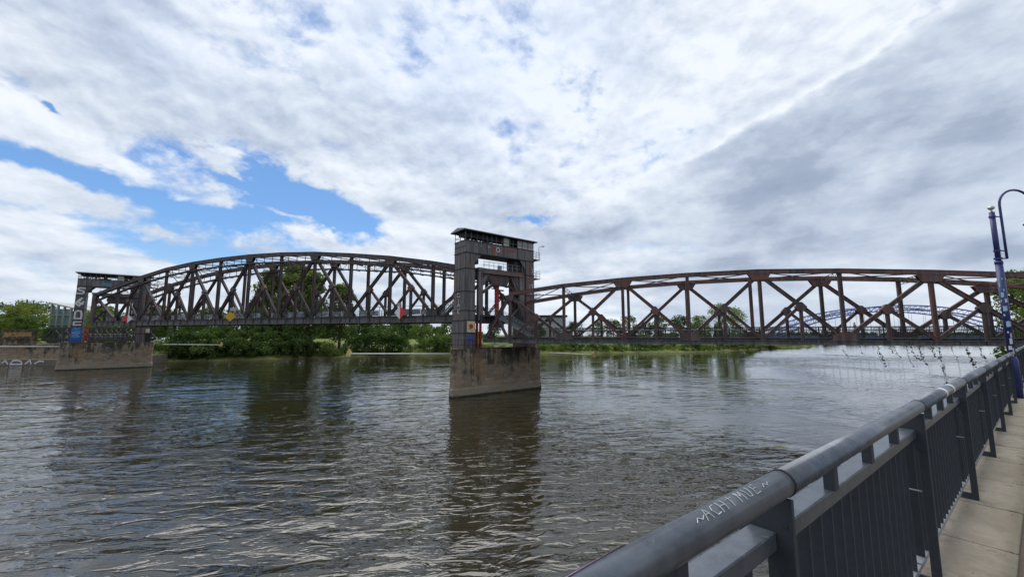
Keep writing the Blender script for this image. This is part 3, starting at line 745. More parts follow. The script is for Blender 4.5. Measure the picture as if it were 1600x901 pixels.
mb = MB(); mb.beam(bp(22.4, D + WT / 2, 10.32), bp(111.6, D + WT / 2, 10.32), Mv, WT - 1.0, .16); mb.build('deck', M['steel_deck'], lift)
handrail(lift, DL - .5, 24, 111, 10.5, 1.42, 1.85, 0, M['steel_deck'])
handrail(lift, DL + WT - .9, 22, 107, 10.4, 1.3, 1.85, .25, M['steel_deck'])
t = 25.0
while t < 110:
    if random.random() < .78:
        mb = MB(); mb.beam(bp(t, DL + .55, 11.12 + random.uniform(-.05, .05)), bp(t + 1.7, DL + .55, 11.12), Mv, .03, random.choice((.75, .95, .85))); mb.build('infill_panel', M['infill'], lift)
    t += 1.85
# end portals, parallel to the towers
def portal(tn, zt_, name='portal'):
    O = bp(tn, DL, 0); A = (O, V, Wv, Z); wd = 7.0
    mb = MB()
    mb.box((wd - .2, -.25, 9.7), (wd + .7, .25, zt_ - .3), A); mb.build('portal_leg', M['plate'], lift); mb = MB(); mb.box((-.55, -.25, 9.7), (.20, .25, zt_ - .3), A)
    mb.box((-.6, -.35, zt_ - .35), (.15, .35, zt_ + .05), A)
    mb.build('portal_leg', M['plate'], lift)
    mb = MB(); mb.box((.15, -.28, zt_ - .62), (wd + .5, .28, zt_ - .02), A)
    mb.box((.15, -.34, zt_ - .06), (wd + .5, .34, zt_ + .02), A); mb.box((.15, -.34, zt_ - .66), (wd + .5, .34, zt_ - .60), A)
    mb.build('portal_beam', M['plate_rust'], lift)
    for sgn, x0 in ((1, .2), (-1, wd - .2)):
        mb = MB(); mb.ibeam(A[0] + V * x0 + Z * (zt_ - 3.4), A[0] + V * (x0 + sgn * 2.0) + Z * (zt_ - 2.0), Wv, .35, .38); mb.build('brace', M['steel_dark'], lift)
        mb = MB(); mb.ibeam(A[0] + V * (x0 + sgn * 0.05) + Z * (zt_ - 2.3), A[0] + V * (x0 + sgn * 1.0) + Z * (zt_ - .6), Wv, .3, .35); mb.build('brace', M['plate'], lift)
        mb = MB(); mb.ibeam(A[0] + V * x0 + Z * 11.6, A[0] + V * (x0 + sgn * 1.5) + Z * 10.2, Wv, .3, .3); mb.build('brace', M['steel_dark'], lift)
        if sgn == -1:
            mb = MB(); mb.prism([A[0] + V * (x0 + .0) + Z * (zt_ - .6), A[0] + V * (x0 - 1.6) + Z * (zt_ - .6), A[0] + V * (x0 - .25) + Z * (zt_ - 3.2), A[0] + V * x0 + Z * (zt_ - 3.4)], Wv * .08); mb.build('brace', M['plate'], lift)
    mb = MB(); mb.prism([A[0] + V * 1.6 + Z * (zt_ - 1.35), A[0] + V * 1.9 + Z * (zt_ - 2.15), A[0] + V * (wd - 2.4) + Z * (zt_ - 2.15), A[0] + V * (wd - 1.9) + Z * (zt_ - 1.2), A[0] + V * (wd - 2.1) + Z * (zt_ - .62), A[0] + V * 1.9 + Z * (zt_ - .62)], Wv * .3)
    mb.build('portal_gusset', M['steel_dark'], lift)
    mb = MB()
    for k in range(8): x = .5 + k * .85; mb.tube([A[0] + V * x + Z * zt_, A[0] + V * x + Z * (zt_ + 1.05)], .03, 4)
    for z in (.55, 1.05): mb.tube([A[0] + V * .3 + Z * (zt_ + z), A[0] + V * (wd) + Z * (zt_ + z)], .03, 4)
    mb.box((3.2, .1, zt_), (3.7, .5, zt_ + .75), A)
    mb.build('portal_railing', M['galv'], lift)
portal(22.45, 16.98); portal(TL0 + 12 * LL + .1, 16.6)
# end plates of the deck under the portal
mb = MB(); A = (bp(22.3, DL, 0), V, Wv, Z); mb.box((-.4, -.2, 9.3), (7.4, .1, 10.5), A); mb.build('end_beam', M['steel_deck'], lift)
mb = MB(); mb.box((1.5, -.35, 8.75), (3.6, .4, 9.29), A); mb.build('end_shoe', M['plate'], lift)

# ------------------------------------------------------------------ stone piers
def pier(name, O, label, sh=0.0):
    mb = MB(); A = (O, V, Wv, Z)
    lo = [(-1.75, .6), (-2.45, -.75), (-2.25, -1.25), (-1.2, -1.35), (12.6, -1.0), (13.1, -.5), (13.2, 3.0), (12.6, 3.6), (.5, 3.6), (-.5, 2.7)]
    hi = [(-1.65, .6), (-2.3, -.65), (-2.1, -1.05), (-1.2, -1.15), (12.6, -.8), (13.1, -.35), (13.1, 2.9), (12.5, 3.4), (.5, 3.4), (-.4, 2.6)]
    n = len(lo); rows = []
    zs = [-1.2, .0, .95, 1.0, 3, 5.55, PZ - .001]
    for z in zs:
        f = max(0, min(1, z / PZ)); ex_ = .12 if z <= .95 else 0
        if z > 5.5: ex_ = .06
        for (a, b_), (c, d) in zip(lo, hi):
            x, y = a + (c - a) * f, b_ + (d - b_) * f; cx, cy = 5.6, 1.5
            l = math.hypot(x - cx, y - cy); x += (x - cx) / l * ex_; y += (y - cy) / l * ex_
            mb.v.append(tuple(O + V * (x + sh) + Wv * y + Z * z))
    for i in range(len(zs) - 1):
        for j in range(n): mb.f.append((i * n + j, i * n + (j + 1) % n, (i + 1) * n + (j + 1) % n, (i + 1) * n + j))
    mb.f.append(tuple((len(zs) - 1) * n + j for j in range(n)))
    root = thing(name, label, 'pier', tuple(O + V * 6))
    mb.build('masonry', M['masonry'], root)
    return root
pier('stone_pier', T0, 'brown masonry pier in mid river under the nearer lifting tower')
# a bench of parts: bearings on the pier top
p2 = pier('stone_pier', Q0, 'brown masonry pier at the left under the farther lifting tower', .9)

# ------------------------------------------------------------------ lifting tower
def tower_parts(root, O):
    A = (O, V, Wv, Z); TH = 2.886; LW = 1.55; zB, zA = 18.92, 20.61; LE = 12.33
    led = [5.99, 8.01, 9.70, 11.06, 13.64, 16.76, zB]
    for (x0, x1, side) in ((0, LW, 0), (10.72, LE, 1)):
        mb = MB()
        for i, (a, b_) in enumerate(zip(led[:-1], led[1:])):
            e = .05 * (len(led) - 2 - i) * .5
            mb.box((x0 - e, -e, a + .0), (x1 + e, TH + e, b_ - .002), A)
        leg = mb.build('tower_leg', M['plate'] if side == 0 else M['plate_rust'], root)
        mb = MB()
        for i, z in enumerate(led[1:]):
            e = .05 * (len(led) - 2 - i) * .5 + .055
            mb.box((x0 - e, -e, z - .07), (x1 + e, TH + e, z + .03), A)
        # vertical seams
        for i, (a, b_) in enumerate(zip(led[:-1], led[1:])):
            e = .05 * (len(led) - 2 - i) * .5 + .012
            for x in ((x0 + x1) / 2, x0 + .04, x1 - .04): mb.box((x - .02, -e, a + .04), (x + .02, -e + .03, b_ - .08), A)
            for y in (.04, TH * .45, TH * .72, TH - .04): mb.box((x0 - e, y - .02, a + .04), (x0 - e + .03, y + .02, b_ - .08), A)
        o = mb.build('plate_seams', M['seam'], leg)
    # head beam
    mb = MB(); mb.box((0, 0, zB), (LE, TH, zA), A); beam = mb.build('head_beam', M['plate'], root)
    mb = MB()
    for z in (zB + .02, zA - .02): mb.box((-.06, -.06, z - .045), (LE + .06, TH + .06, z + .045), A)
    for x in (3.6, 6.55, 9.1): mb.box((x - .03, -.02, zB + .07), (x + .03, .02, zA - .07), A)
    mb.box((-.02, -.02, 19.72), (.01, TH, 19.80), A)
    mb.build('plate_seams', M['seam'], beam)
    mb = MB(); mb.box((0.004, .004, zB + .003), (1.5, TH - .004, zA - .003), A)
    # haunches
    for (a, sgn) in ((LW, 1), (10.72, -1)):
        for y in (.1, TH - .2):
            mb = MB(); mb.prism([O + V * a + Wv * y + Z * (zB - .05), O + V * (a + sgn * 1.15) + Wv * y + Z * (zB - .05), O + V * a + Wv * y + Z * (zB - 1.35)], Wv * .1); mb.build('haunch', M['plate'], root)
    # pulley housing and ropes by the far leg
    mb = MB(); mb.box((8.9, .5, 17.2), (10.6, 2.4, zB - .05), A); mb.build('pulley_housing', M['seam'], root); mb = MB(); mb.box((1.75, .35, 17.55), (2.35, 1.3, 18.25), A); mb.build('pulley_housing', M['seam'], root)
    mb = MB()
    for x in (9.15, 9.35, 9.9): 
        for y in (.7, 2.1): mb.tube([O + V * x + Wv * y + Z * 10, O + V * x + Wv * y + Z * 17.2], .07, 6)
    mb.box((9.55, 1.0, 10.5), (10.6, 2.6, 17.0), A)
    mb.build('counterweight', M['seam'], root)
    mb = MB(); a_ = O + V * 10.35 + Wv * .2
    for s in (-.2, .2): mb.tube([a_ + V * s + Z * 10.5, a_ + V * s + Z * 18.8], .03, 4)
    for i in range(26): mb.tube([a_ - V * .2 + Z * (10.6 + i * .32), a_ + V * .2 + Z * (10.6 + i * .32)], .02, 4)
    mb.build('ladder', M['galv'], root)
    # machine room
    zr = 21.98
    mb = MB()
    for x in (.04, .9, 1.9, 2.9, 3.6, 4.4, 5.2, 6.2, 6.5, 7.7, 8.3, 9.1, 10.1, 11.2, LE - .05):
        for y in (.05, TH - .05): mb.box((x - .035, y - .035, zA), (x + .035, y + .035, zr), A)
    for y in (.05, TH - .05):
        for z in (zA + .05, zA + .55, zr - .06): mb.box((0, y - .02, z - .025), (LE, y + .02, z + .025), A)
    for x in (.05, LE - .05):
        mb.box((x - .03, .05, zA + .5), (x + .03, TH - .05, zA + .55), A); mb.box((x - .03, TH * .5 - .03, zA), (x + .03, TH * .5 + .03, zr), A)
    mb.build('window_frame', M['plate'], root)
    mb = MB(); mb.box((6.55, .08, zA + .05), (7.55, .10, zr - .05), A); mb.build('window_panel', M['pale'], root); mb = MB(); mb.box((9.2, .08, zA + .05), (LE - .1, .10, zr - .05), A); mb.box((LE - .12, .15, zA + .05), (LE - .1, TH - .15, zr - .05), A); mb.box((8.6, TH - .12, zA + .05), (LE - .1, TH - .10, zr - .05), A); mb.build('window_panel', M['pale'], root)
    for x, r in ((1.3, .62), (2.7, .62), (8.6, .5)):
        mb = MB(); n = 22; ring_o = []
        c = O + V * x + Wv * (TH * .5) + Z * (zA + .62)
        pts = [c + (V * math.cos(2 * math.pi * i / n) + Z * math.sin(2 * math.pi * i / n)) * r for i in range(n + 1)]
        mb.tube(pts, .07, 6); 
        for i in range(5):
            a = math.pi * i / 5; d = V * math.cos(a) + Z * math.sin(a); mb.tube([c - d * r, c + d * r], .045, 5)
        mb.tube([c - Wv * .7, c + Wv * .7], .09, 8); mb.box((x - .25, TH * .5 - .5, zA), (x + .25, TH * .5 + .5, zA + .3), A)
        mb.build('hoist_wheel', M['seam'], root)
    mb = MB()
    for (x0, x1, h) in ((3.4, 5.2, .35), (7.5, 8.2, .6), (4.0, 4.6, .7)): mb.box((x0, .9, zA), (x1, 2.0, zA + h), A)
    mb.build('winch', M['seam'], root)
    mb = MB(); mb.box((.3, .5, 21.42), (LE - .3, TH - .5, 21.9), A); mb.build('roof_dark_box', M['seam'], root)  # added dark box for roof beams, darkens the upper half of the room
    mb = MB(); mb.prism([O + V * -.45 + Wv * -.45 + Z * 21.99, O + V * -.45 + Wv * (TH + .45) + Z * 21.99, O + V * -.45 + Wv * (TH + .40) + Z * 22.10, O + V * -.45 + Wv * (TH * .5) + Z * 22.46, O + V * -.45 + Wv * -.40 + Z * 22.10], V * (LE + .9))
    roof = mb.build('roof', M['roof'], root)
    mb = MB(); mb.box((-.47, -.47, 21.93), (LE + .47, TH + .47, 21.99), A)
    mb.box((-.2, -.30, zr - .12), (LE + .2, -.10, zr - .06), A); mb.build('eaves', M['seam'], roof)
    # platforms on the far side
    for z in (19.45, 16.45, 13.0):
        mb = MB(); mb.box((LE + .02, .2, z - .10), (LE + 1.5, 2.4, z), A); pf = mb.build('platform', M['seam'], root)
        mb = MB()
        for (x, y) in ((1.47, .23), (1.47, 2.37), (.75, .23), (.75, 2.37), (1.47, 1.3)): mb.tube([O + V * (LE + x) + Wv * y + Z * z, O + V * (LE + x) + Wv * y + Z * (z + 1.15)], .03, 4)
        for h in (.4, .8, 1.15):
            mb.tube([O + V * (LE + .05) + Wv * .23 + Z * (z + h), O + V * (LE + 1.47) + Wv * .23 + Z * (z + h), O + V * (LE + 1.47) + Wv * 2.37 + Z * (z + h), O + V * (LE + .05) + Wv * 2.37 + Z * (z + h)], .025, 4)
        mb.build('platform_rail', M['galv'], pf)
    mb = MB(); c = O + V * (LE + 1.45) + Wv * .4; mb.tube([c + Z * 19.5, c + Z * 21.4, c + Z * 21.6 + V * .2, c + Z * 21.75 + V * .8], .035, 6); mb.box((LE + 2.1, .32, 21.70), (LE + 2.6, .5, 21.80), A); mb.build('work_lamp', M['seam'], root)
    # guide rails under the lifted deck
    for x in (2.0, 2.55):
        mb = MB(); mb.box((x, -.0, PZ), (x + .2, .35, 9.6), A); mb.build('guide_rail', M['red'], root)
    mb = MB(); mb.box((1.75, -.9, PZ), (10.5, -.82, PZ + .08), A)
    for i in range(9): mb.tube([O + V * (-1.4 + i * .45) + Wv * -.75 + Z * PZ, O + V * (-1.4 + i * .45) + Wv * -.75 + Z * (PZ + 1.1)], .03, 4)
    for h in (.5, 1.1): mb.tube([O + V * -1.9 + Wv * 1.5 + Z * (PZ + h), O + V * -1.4 + Wv * -.75 + Z * (PZ + h), O + V * 2.4 + Wv * -.75 + Z * (PZ + h)], .03, 4)
    for y in (.0, .8, 1.5, 2.2): mb.tube([O + V * -1.8 + Wv * y + Z * PZ, O + V * -1.8 + Wv * y + Z * (PZ + 1.1)], .03, 4)
    mb.build('pier_railing', M['seam'], root)
tower = thing('lifting_tower', 'tall grey steel portal tower with machine room, at centre of photo on stone pier', 'tower', tuple(T0 + Z * PZ), 'lifting towers')
tower_parts(tower, T0)
tower2 = copy_tree(tower); tower2.location = Q0 + Z * PZ; OFF[tower2.name] = Q0 + Z * PZ
tower2['label'] = 'distant lifting tower at the left with big white painted letters down its leg'

# red hydraulic column in the nearer portal
mb = MB(); A = (bp(21.3, D + WT * .55, 0), V, Wv, Z)
mb.box((-.26, -.2, 10.4), (.26, .2, 15.1), A)
for k in range(9): mb.box((-.3, -.23, 10.6 + k * .5), (.3, .23, 10.66 + k * .5), A)
ro = thing('guide_column', 'red steel column standing inside the nearer tower portal', 'column', tuple(A[0] + Z * 10.4))
mb.build('shaft', M['red'], ro); mb = MB(); mb.box((-.9, -.1, 14.3), (-.2, .1, 14.42), A); mb.box((.2, -.1, 14.1), (1.2, .1, 14.3), A); mb.box((-.5, -.3, 15.1), (.5, .3, 15.4), A); mb.build('cross_arm', M['seam'], ro)

# graffiti and painted marks -------------------------------------------------
def stroke(mb, O, e1, e2, nrm, pts, w, off=.02):
    """flat ribbon of width w along a 2D polyline in plane (e1,e2), thickness 4 mm"""
    for (a, b_) in zip(pts[:-1], pts[1:]):
        p = O + e1 * a[0] + e2 * a[1] + nrm * off; q = O + e1 * b_[0] + e2 * b_[1] + nrm * off
        d = (q - p).normalized(); mb.beam(p - d * w * .35, q + d * w * .35, nrm, .006, w); off += .0015
def circle(c, r, n=20, a0=0, a1=2 * math.pi): return [(c[0] + r * math.cos(a0 + (a1 - a0) * i / n), c[1] + r * math.sin(a0 + (a1 - a0) * i / n)) for i in range(n + 1)]
def paint(root, name, mt, O, e1, e2, nrm, strokes, w, off=.03):
    mb = MB()
    for i, s in enumerate(strokes): stroke(mb, O, e1, e2, nrm, s, w, off + i * .002)
    return mb.build(name, mt, root)
FN = -Wv
# sun picture
mb = MB(); off = .14
def quad(mb, O, x0, z0, x1, z1, off): mb.box((x0, -off - .004, z0), (x1, -off, z1), (O, V, Wv, Z))
mb = MB(); quad(mb, T0, .30, 8.12, 1.52, 9.58, .17); sp = mb.build('painted_panel', M['cream_spray'], tower)
sp['label'] = 'cream panel painted with a red and yellow sun'
c = (.92, 8.9)
paint(sp, 'sun_rays', M['yellow'], T0, V, Z, FN, [[(c[0] + .38 * math.cos(a), c[1] + .38 * math.sin(a)), (c[0] + .62 * math.cos(a), c[1] + .66 * math.sin(a))] for a in [k * math.pi / 8 for k in range(16)]], .06, .18)
paint(sp, 'sun_disc', M['red_spray'], T0, V, Z, FN, [circle(c, .10, 10), circle(c, .24, 14), [(c[0] - .05, c[1] - .1), (c[0] - .2, c[1] - .45)]], .14, .184)
paint(tower, 'blue_tag', M['blue_spray'], T0, V, Z, FN, [[(.4, 7.85), (.6, 6.9), (.8, 7.7), (1.1, 6.9), (1.4, 7.8)], [(.3, 7.2), (1.5, 7.35)], [(.35, 6.95), (1.5, 7.0)]], .10, .165)
paint(tower, 'ring_emblem', M['white'], T0, V, Z, FN, [circle((5.45, 19.9), .30, 18)], .09, .03)
paint(tower, 'red_patch', M['red_spray'], T0, V, Z, FN, [[(4.55, 19.2), (4.6, 20.3)], [(4.85, 19.1), (4.8, 20.2)], [(5.45, 19.75), (5.45, 20.1)], [(5.8, 19.2), (5.75, 20.0)], [(6.9, 20.2), (8.7, 20.1)], [(7.0, 19.95), (8.3, 19.9)]], .12, .02)
paint(tower, 'white_marks', M['spray_white'], T0, V, Z, FN, [[(3.75, 19.95), (3.78, 20.25)], [(3.95, 19.95), (3.95, 20.22)], [(1.6, 20.1), (1.75, 20.1)], [(2.4, 20.05), (2.55, 20.1)]], .05, .03)
paint(tower, 'scrawl_on_leg', M['spray_white'], T0 + V * 10.8, V, Z, FN, [circle((.9, 15.0), .35, 12), circle((.8, 14.2), .3, 12, .5, 5), [(1.2, 15.5), (.9, 13.6)], [(1.0, 18.0), (1.2, 17.4), (.9, 17.0)]], .06, .09)
E1 = Wv; OL = T0 + Z * 0     # left face, letters G I A K read downwards
let = [[(1.9, 13.3), (1.2, 13.4), (1.15, 12.9), (1.9, 12.85), (1.9, 13.1)], [(1.55, 12.6), (1.6, 12.1)], [(1.2, 11.5), (1.6, 12.0), (1.95, 11.5)], [(1.3, 11.7), (1.8, 11.7)], [(1.3, 11.25), (1.35, 10.6)], [(1.9, 11.25), (1.35, 10.9), (1.9, 10.55)]]
paint(tower, 'tag_letters', M['spray_white'], OL, -Wv, Z, -V, [[(-2.9 + x, z) for x, z in s] for s in let], .07, .16)
# far tower's big letters: S, A, O, C on black grounds and a blue piece at the foot
for (z0, z1) in ((16.9, 18.75), (13.8, 16.6), (11.2, 13.45), (9.8, 10.95)):
    pass
def big(zc_, hh, strokes, w=.30):
    return [[(.10 + x * 1.25, zc_ + (y - .5) * hh) for x, y in s] for s in strokes]
S_ = [[(1, .9), (.35, .95), (.1, .75), (.4, .55), (.85, .45), (.9, .2), (.6, .05), (.05, .1)]]
A_ = [[(.0, .35), (.35, .7), (.75, .95)], [(.75, .95), (.35, .45), (.95, .3)], [(.1, .3), (.5, .1), (1.0, .55)]]
O_ = [[(.1, 0), (.12, .8), (.4, .98), (.8, .95), (.95, .6), (.95, 0), (.1, 0)]]
C_ = [[(1, .9), (.1, .85), (.1, .12), (1, .15)]]
paint(tower2, 'painted_letter', M['spray_white'], Q0, V, Z, FN, big(17.8, 1.5, S_), .30, .09)
paint(tower2, 'painted_letter', M['spray_white'], Q0, V, Z, FN, big(15.2, 2.1, A_), .34, .12)
paint(tower2, 'painted_letter', M['spray_white'], Q0, V, Z, FN, big(12.35, 1.8, O_), .30, .15)
paint(tower2, 'painted_letter', M['spray_white'], Q0, V, Z, FN, big(10.35, .95, C_), .28, .18)
mb = MB(); quad(mb, Q0, .0, 6.1, 1.6, 9.45, .19); pp = mb.build('painted_panel', M['blue_spray'], tower2)
paint(pp, 'teal_lettering', M['teal_spray'], Q0, V, Z, FN, [[(.1, 8.9), (.5, 9.3), (.8, 8.9), (1.3, 9.3)], [(.1, 8.4), (1.4, 8.6)], [(.2, 7.9), (.5, 8.2), (.9, 7.9), (1.4, 8.2)], [(.2, 7.2), (1.3, 7.3)]], .2, .2)
paint(pp, 'white_lettering', M['spray_white'], Q0, V, Z, FN, [[(.2, 8.15), (1.3, 8.3)], [(.2, 7.55), (.7, 7.7), (1.3, 7.55)]], .07, .215)
paint(tower2, 'painted_letter', M['spray_white'], Q0, V, Z, FN, [[(7.0, 19.2), (7.6, 19.7), (8.4, 19.3), (9.2, 19.9)], [(7.4, 19.0), (9.0, 19.2)]], .2, .03)
paint(tower2, 'teal_tag', M['teal_spray'], Q0, V, Z, FN, [circle((4.2, 19.6), .28, 10), circle((4.9, 19.5), .25, 10), [(5.4, 20.1), (5.3, 19.1)]], .14, .03)

# ------------------------------------------------------------------ staircases
def stairs(root, a, b_, side, w, mt, h=1.05):
    a, b_ = Vector(a), Vector(b_); side = Vector(side).normalized(); n = max(5, int(abs(a.z - b_.z) / .18))
    mb = MB()
    for i in range(n):
        p = a.lerp(b_, (i + .5) / n); d = Vector((b_.x - a.x, b_.y - a.y, 0)).normalized(); mb.frame(p, side, d, Z, w / 2, .15, .025)
    mb.build('steps', mt, root)
    for s in (-1, 1):
        mb = MB(); o_ = side * (s * w / 2); mb.beam(a + o_, b_ + o_, side, .06, .26); mb.build('stringer', mt, root)
        mb = MB()
        mb.tube([a + o_ + Z * h, b_ + o_ + Z * h], .03, 6); mb.tube([a + o_ + Z * h * .5, b_ + o_ + Z * h * .5], .02, 5); m_ = int((a - b_).length / .45)
        for i in range(m_ + 1): p = a.lerp(b_, i / m_) + o_; mb.tube([p, p + Z * h], .022, 4)
        mb.build('stair_rail', mt, root)
st = thing('staircase', 'galvanised steel stair from the raised deck down to the right-hand span', 'staircase', tuple(bp(16.3, D + 1.9, 7.47)))
stairs(st, bp(20.6, D + 1.9, 10.4), bp(15.6, D + 1.9, 7.5), Mv, 1.7, M['galv'])
st2 = thing('staircase', 'thin steel stair climbing from the raised deck to the nearer tower', 'staircase', tuple(bp(30.5, D + 4.5, 10.4)))
stairs(st2, bp(30.9, D + 4.4, 10.6), bp(26.9, D + 4.4, 14.3), Mv, .8, M['galv'])
mb = MB(); mb.beam(bp(22.0, D + 2.4, 10.28), bp(20.5, D + 2.4, 10.28), Mv, 4.6, .1); mb.build('landing', M['steel_deck'], st)

# ------------------------------------------------------------------ navigation signs on the lifting span
def diamond(t, ang, half, cols, label, zc_=11.0, cat='sign', thick=.05):
    O = bp(t, DL - .95, zc_); e1 = (-U) * math.cos(ang) + Mv * math.sin(ang); nn = e1.cross(Z).normalized()
    if nn.dot(-O.normalized()) < 0: nn = -nn
    root = thing('river_sign', label, cat, tuple(O), 'river traffic signs on the bridge')
    if len(cols) == 2:
        for k, cmat in zip((-1, 1), cols):
            mb = MB(); mb.prism([O - Z * half, O + e1 * (k * half * .95), O + Z * half], nn * thick); mb.build('sign_face', M[cmat], root)
    else:
        mb = MB(); mb.prism([O - Z * half, O + e1 * half, O + Z * half, O - e1 * half], nn * thick); mb.build('sign_face', M[cols[0]], root)
    mb = MB(); mb.beam(O - Z * half * .8 - nn * .06, O + Z * half * 1.1 - nn * .06, e1, .08, .08); mb.beam(O - nn * .06, O + Mv * .9, Z, .06, .06); mb.build('bracket', M['seam'], root)
    return root, O, e1, nn
r_, O, e1, nn = diamond(34.85, 0.0, 1.0, ('white', 'sred'), 'white and red split diamond sign on the lifting span nearest the central tower')
mb = MB(); mb.frame(O - e1 * .45 + Z * 1.15 + Mv * .35, e1, nn, Z, .32, .12, .28); mb.build('lamp_box', M['pale'], r_)
r_, O, e1, nn = diamond(69.7, 1.12, .86, ('yellow',), 'plain yellow diamond sign at the middle of the lifting span', 10.95)
mb = MB(); mb.frame(O - U * -.1 + Z * 1.25 + Mv * .5, -U, nn, Z, .75, .12, .32); mb.build('lamp_box', M['pale'], r_)
diamond(98.2, .55, .86, ('sred', 'white'), 'small red and white diamond sign near the left end of lifting span', 10.95)

# ------------------------------------------------------------------ guide booms with yellow radar markers
def boom(p, q, label, mk=True):
    p, q = Vector(p), Vector(q)
    root = thing('guide_boom', label, 'boom', tuple(p), 'white booms reaching out from the piers')
    mb = MB(); mb.tube([p, q], .085, 8); mb.build('pole', M['white'], root, smooth=True)
    if mk:
        c = q + Z * .12; s = .58
        for e in (ex, (ex + Vector((0, 1, 0))).normalized()):
            mb = MB(); nn = e.cross(Z).normalized(); mb.prism([c + Z * s, c + e * s * .75 + Z * .1, c + e * .25 - Z * s * .8, c - e * .35 - Z * s * .8, c - e * s * .5 + Z * .05], nn * .05); mb.build('marker_plate', M['pale_yellow'], root)
boom((-7.4, 55.2, 5.22), (-22.58, 56.19, 5.18), 'white boom with yellow marker reaching left from the mid-river pier')
boom((5.6, 61.6, 5.05), (12.25, 60.5, 4.80), 'white boom with yellow marker reaching right from the mid-river pier')
boom((-87.5, 101.5, 5.4), (-72.2, 100.5, 5.3), 'white boom with yellow marker reaching right from the left-hand pier')
boom((-102.2, 92.5, 5.1), (-131, 92.5, 5.1), 'white boom reaching left from the left-hand pier', False)

# ------------------------------------------------------------------ left abutment, old girder, wall
ab = thing('bridge_abutment', 'dark stone river abutment at far left with white spray painted letters', 'abutment', (-127, 110, 0))
mb = MB(); mb.box((-175, 107, -1), (-117.5, 116, 5.3)); mb.box((-136, 106.6, 4.7), (-117.3, 108, 5.0)); mb.build('masonry', M['masonry'], ab)
mb = MB(); mb.box((-176, 103.5, -1), (-113, 107, 1.5)); mb.box((-118, 106, -1), (-100, 118, 2.2)); mb.build('footing', M['slab'], ab)
lt = [[(0, .1), (.1, 1.1), (.9, 1.1), (1, .1)], [(1.4, .5), (2.0, 1.1), (2.5, .3)], [(3.0, .2), (3.4, 1.1), (4.2, 1.2), (5.0, .9), (5.2, .2), (3.0, .2)], [(5.8, .3), (6.6, 1.2), (6.9, .3)], [(7.6, .4), (8.4, 1.0), (9.2, .9)]]
paint(ab, 'painted_letters', M['spray_white'], Vector((-131.5, 103.48, .15)), ex, Z, Vector((0, -1, 0)), [[(x * 1.35, y * 1.0) for x, y in s] for s in lt], .32, .03)
mb = MB(); mb.box((-176, 108, 5.3), (-127.3, 108.5, 6.6)); mb.box((-136.5, 107.8, 6.6), (-127.3, 108.3, 9.2)); wl = mb.build('parapet', M['masonry'], ab)
paint(ab, 'orange_graffiti', M['orange_spray'], Vector((-135.8, 107.78, 6.8)), ex, Z, Vector((0, -1, 0)), [[(0.2, .3), (.6, 1.6), (1.2, .4), (1.8, 1.7), (2.4, .5), (3.1, 1.6), (3.8, .4), (4.6, 1.6), (5.4, .5), (6.2, 1.6), (7.4, .6)], [(.3, .6), (7.6, .8)], [(.4, 1.3), (7.5, 1.5)], [(.3, .9), (7.5, 1.1)]], .36, .02)
og = thing('girder_bridge', 'low dark lattice girder span at far left behind the pier', 'bridge', (-118, 108, 6.2), None)
mb = MB(); y = 109.0
for yy in (109.0, 113.0):
    mb.beam((-126.5, yy, 6.6), (-100, yy, 6.6), (0, 1, 0), .4, .5); mb.beam((-123.8, yy, 9.6), (-100, yy, 9.6), (0, 1, 0), .4, .4)
    mb.beam((-126.2, yy, 6.7), (-123.8, yy, 9.6), (0, 1, 0), .35, .4)
    for k in range(9):
        x = -123.8 + k * 2.7; mb.beam((x, yy, 6.7), (x, yy, 9.5), (0, 1, 0), .25, .25); mb.beam((x, yy, 9.5), (x + 2.7, yy, 6.7), (0, 1, 0), .2, .3); mb.beam((x, yy, 6.7), (x + 2.7, yy, 9.5), (0, 1, 0), .15, .2)
mb.build('lattice_girder', M['steel_deck'], og)
mb = MB(); mb.box((-127, 109, 6.1), (-100, 113, 6.35)); mb.build('deck', M['steel_deck'], og)
# trestle pieces on the left pier under the raised deck
tr = thing('pier_frame', 'dark steel support frame with painted panels on the left-hand pier', 'frame', tuple(Q0 + V * 8 + Z * PZ))
A = (Q0, V, Wv, Z)
for x in (3.2, 8.2, 12.6): 
    mb = MB(); mb.box((x, .4, PZ), (x + .5, 1.0, 9.5), A); mb.box((x - .5, .3, PZ), (x + 1.0, 1.4, PZ + .35), A); mb.build('column', M['steel_deck'], tr)
mb = MB(); mb.box((11.2, .1, PZ + .1), (13.4, .35, 9.45), A); pn = mb.build('panel', M['seam'], tr)
mb = MB(); mb.box((11.4, .06, 8.3), (13.2, .09, 9.3), A); mb.build('painted_panel', M['cream_spray'], tr)
mb = MB(); mb.box((3.0, .3, 7.3), (9.0, .4, 7.38), A); mb.tube([Q0 + V * 3 + Z * 7.9, Q0 + V * 9 + Z * 7.9], .05, 5); mb.build('rail', M['galv'], tr)

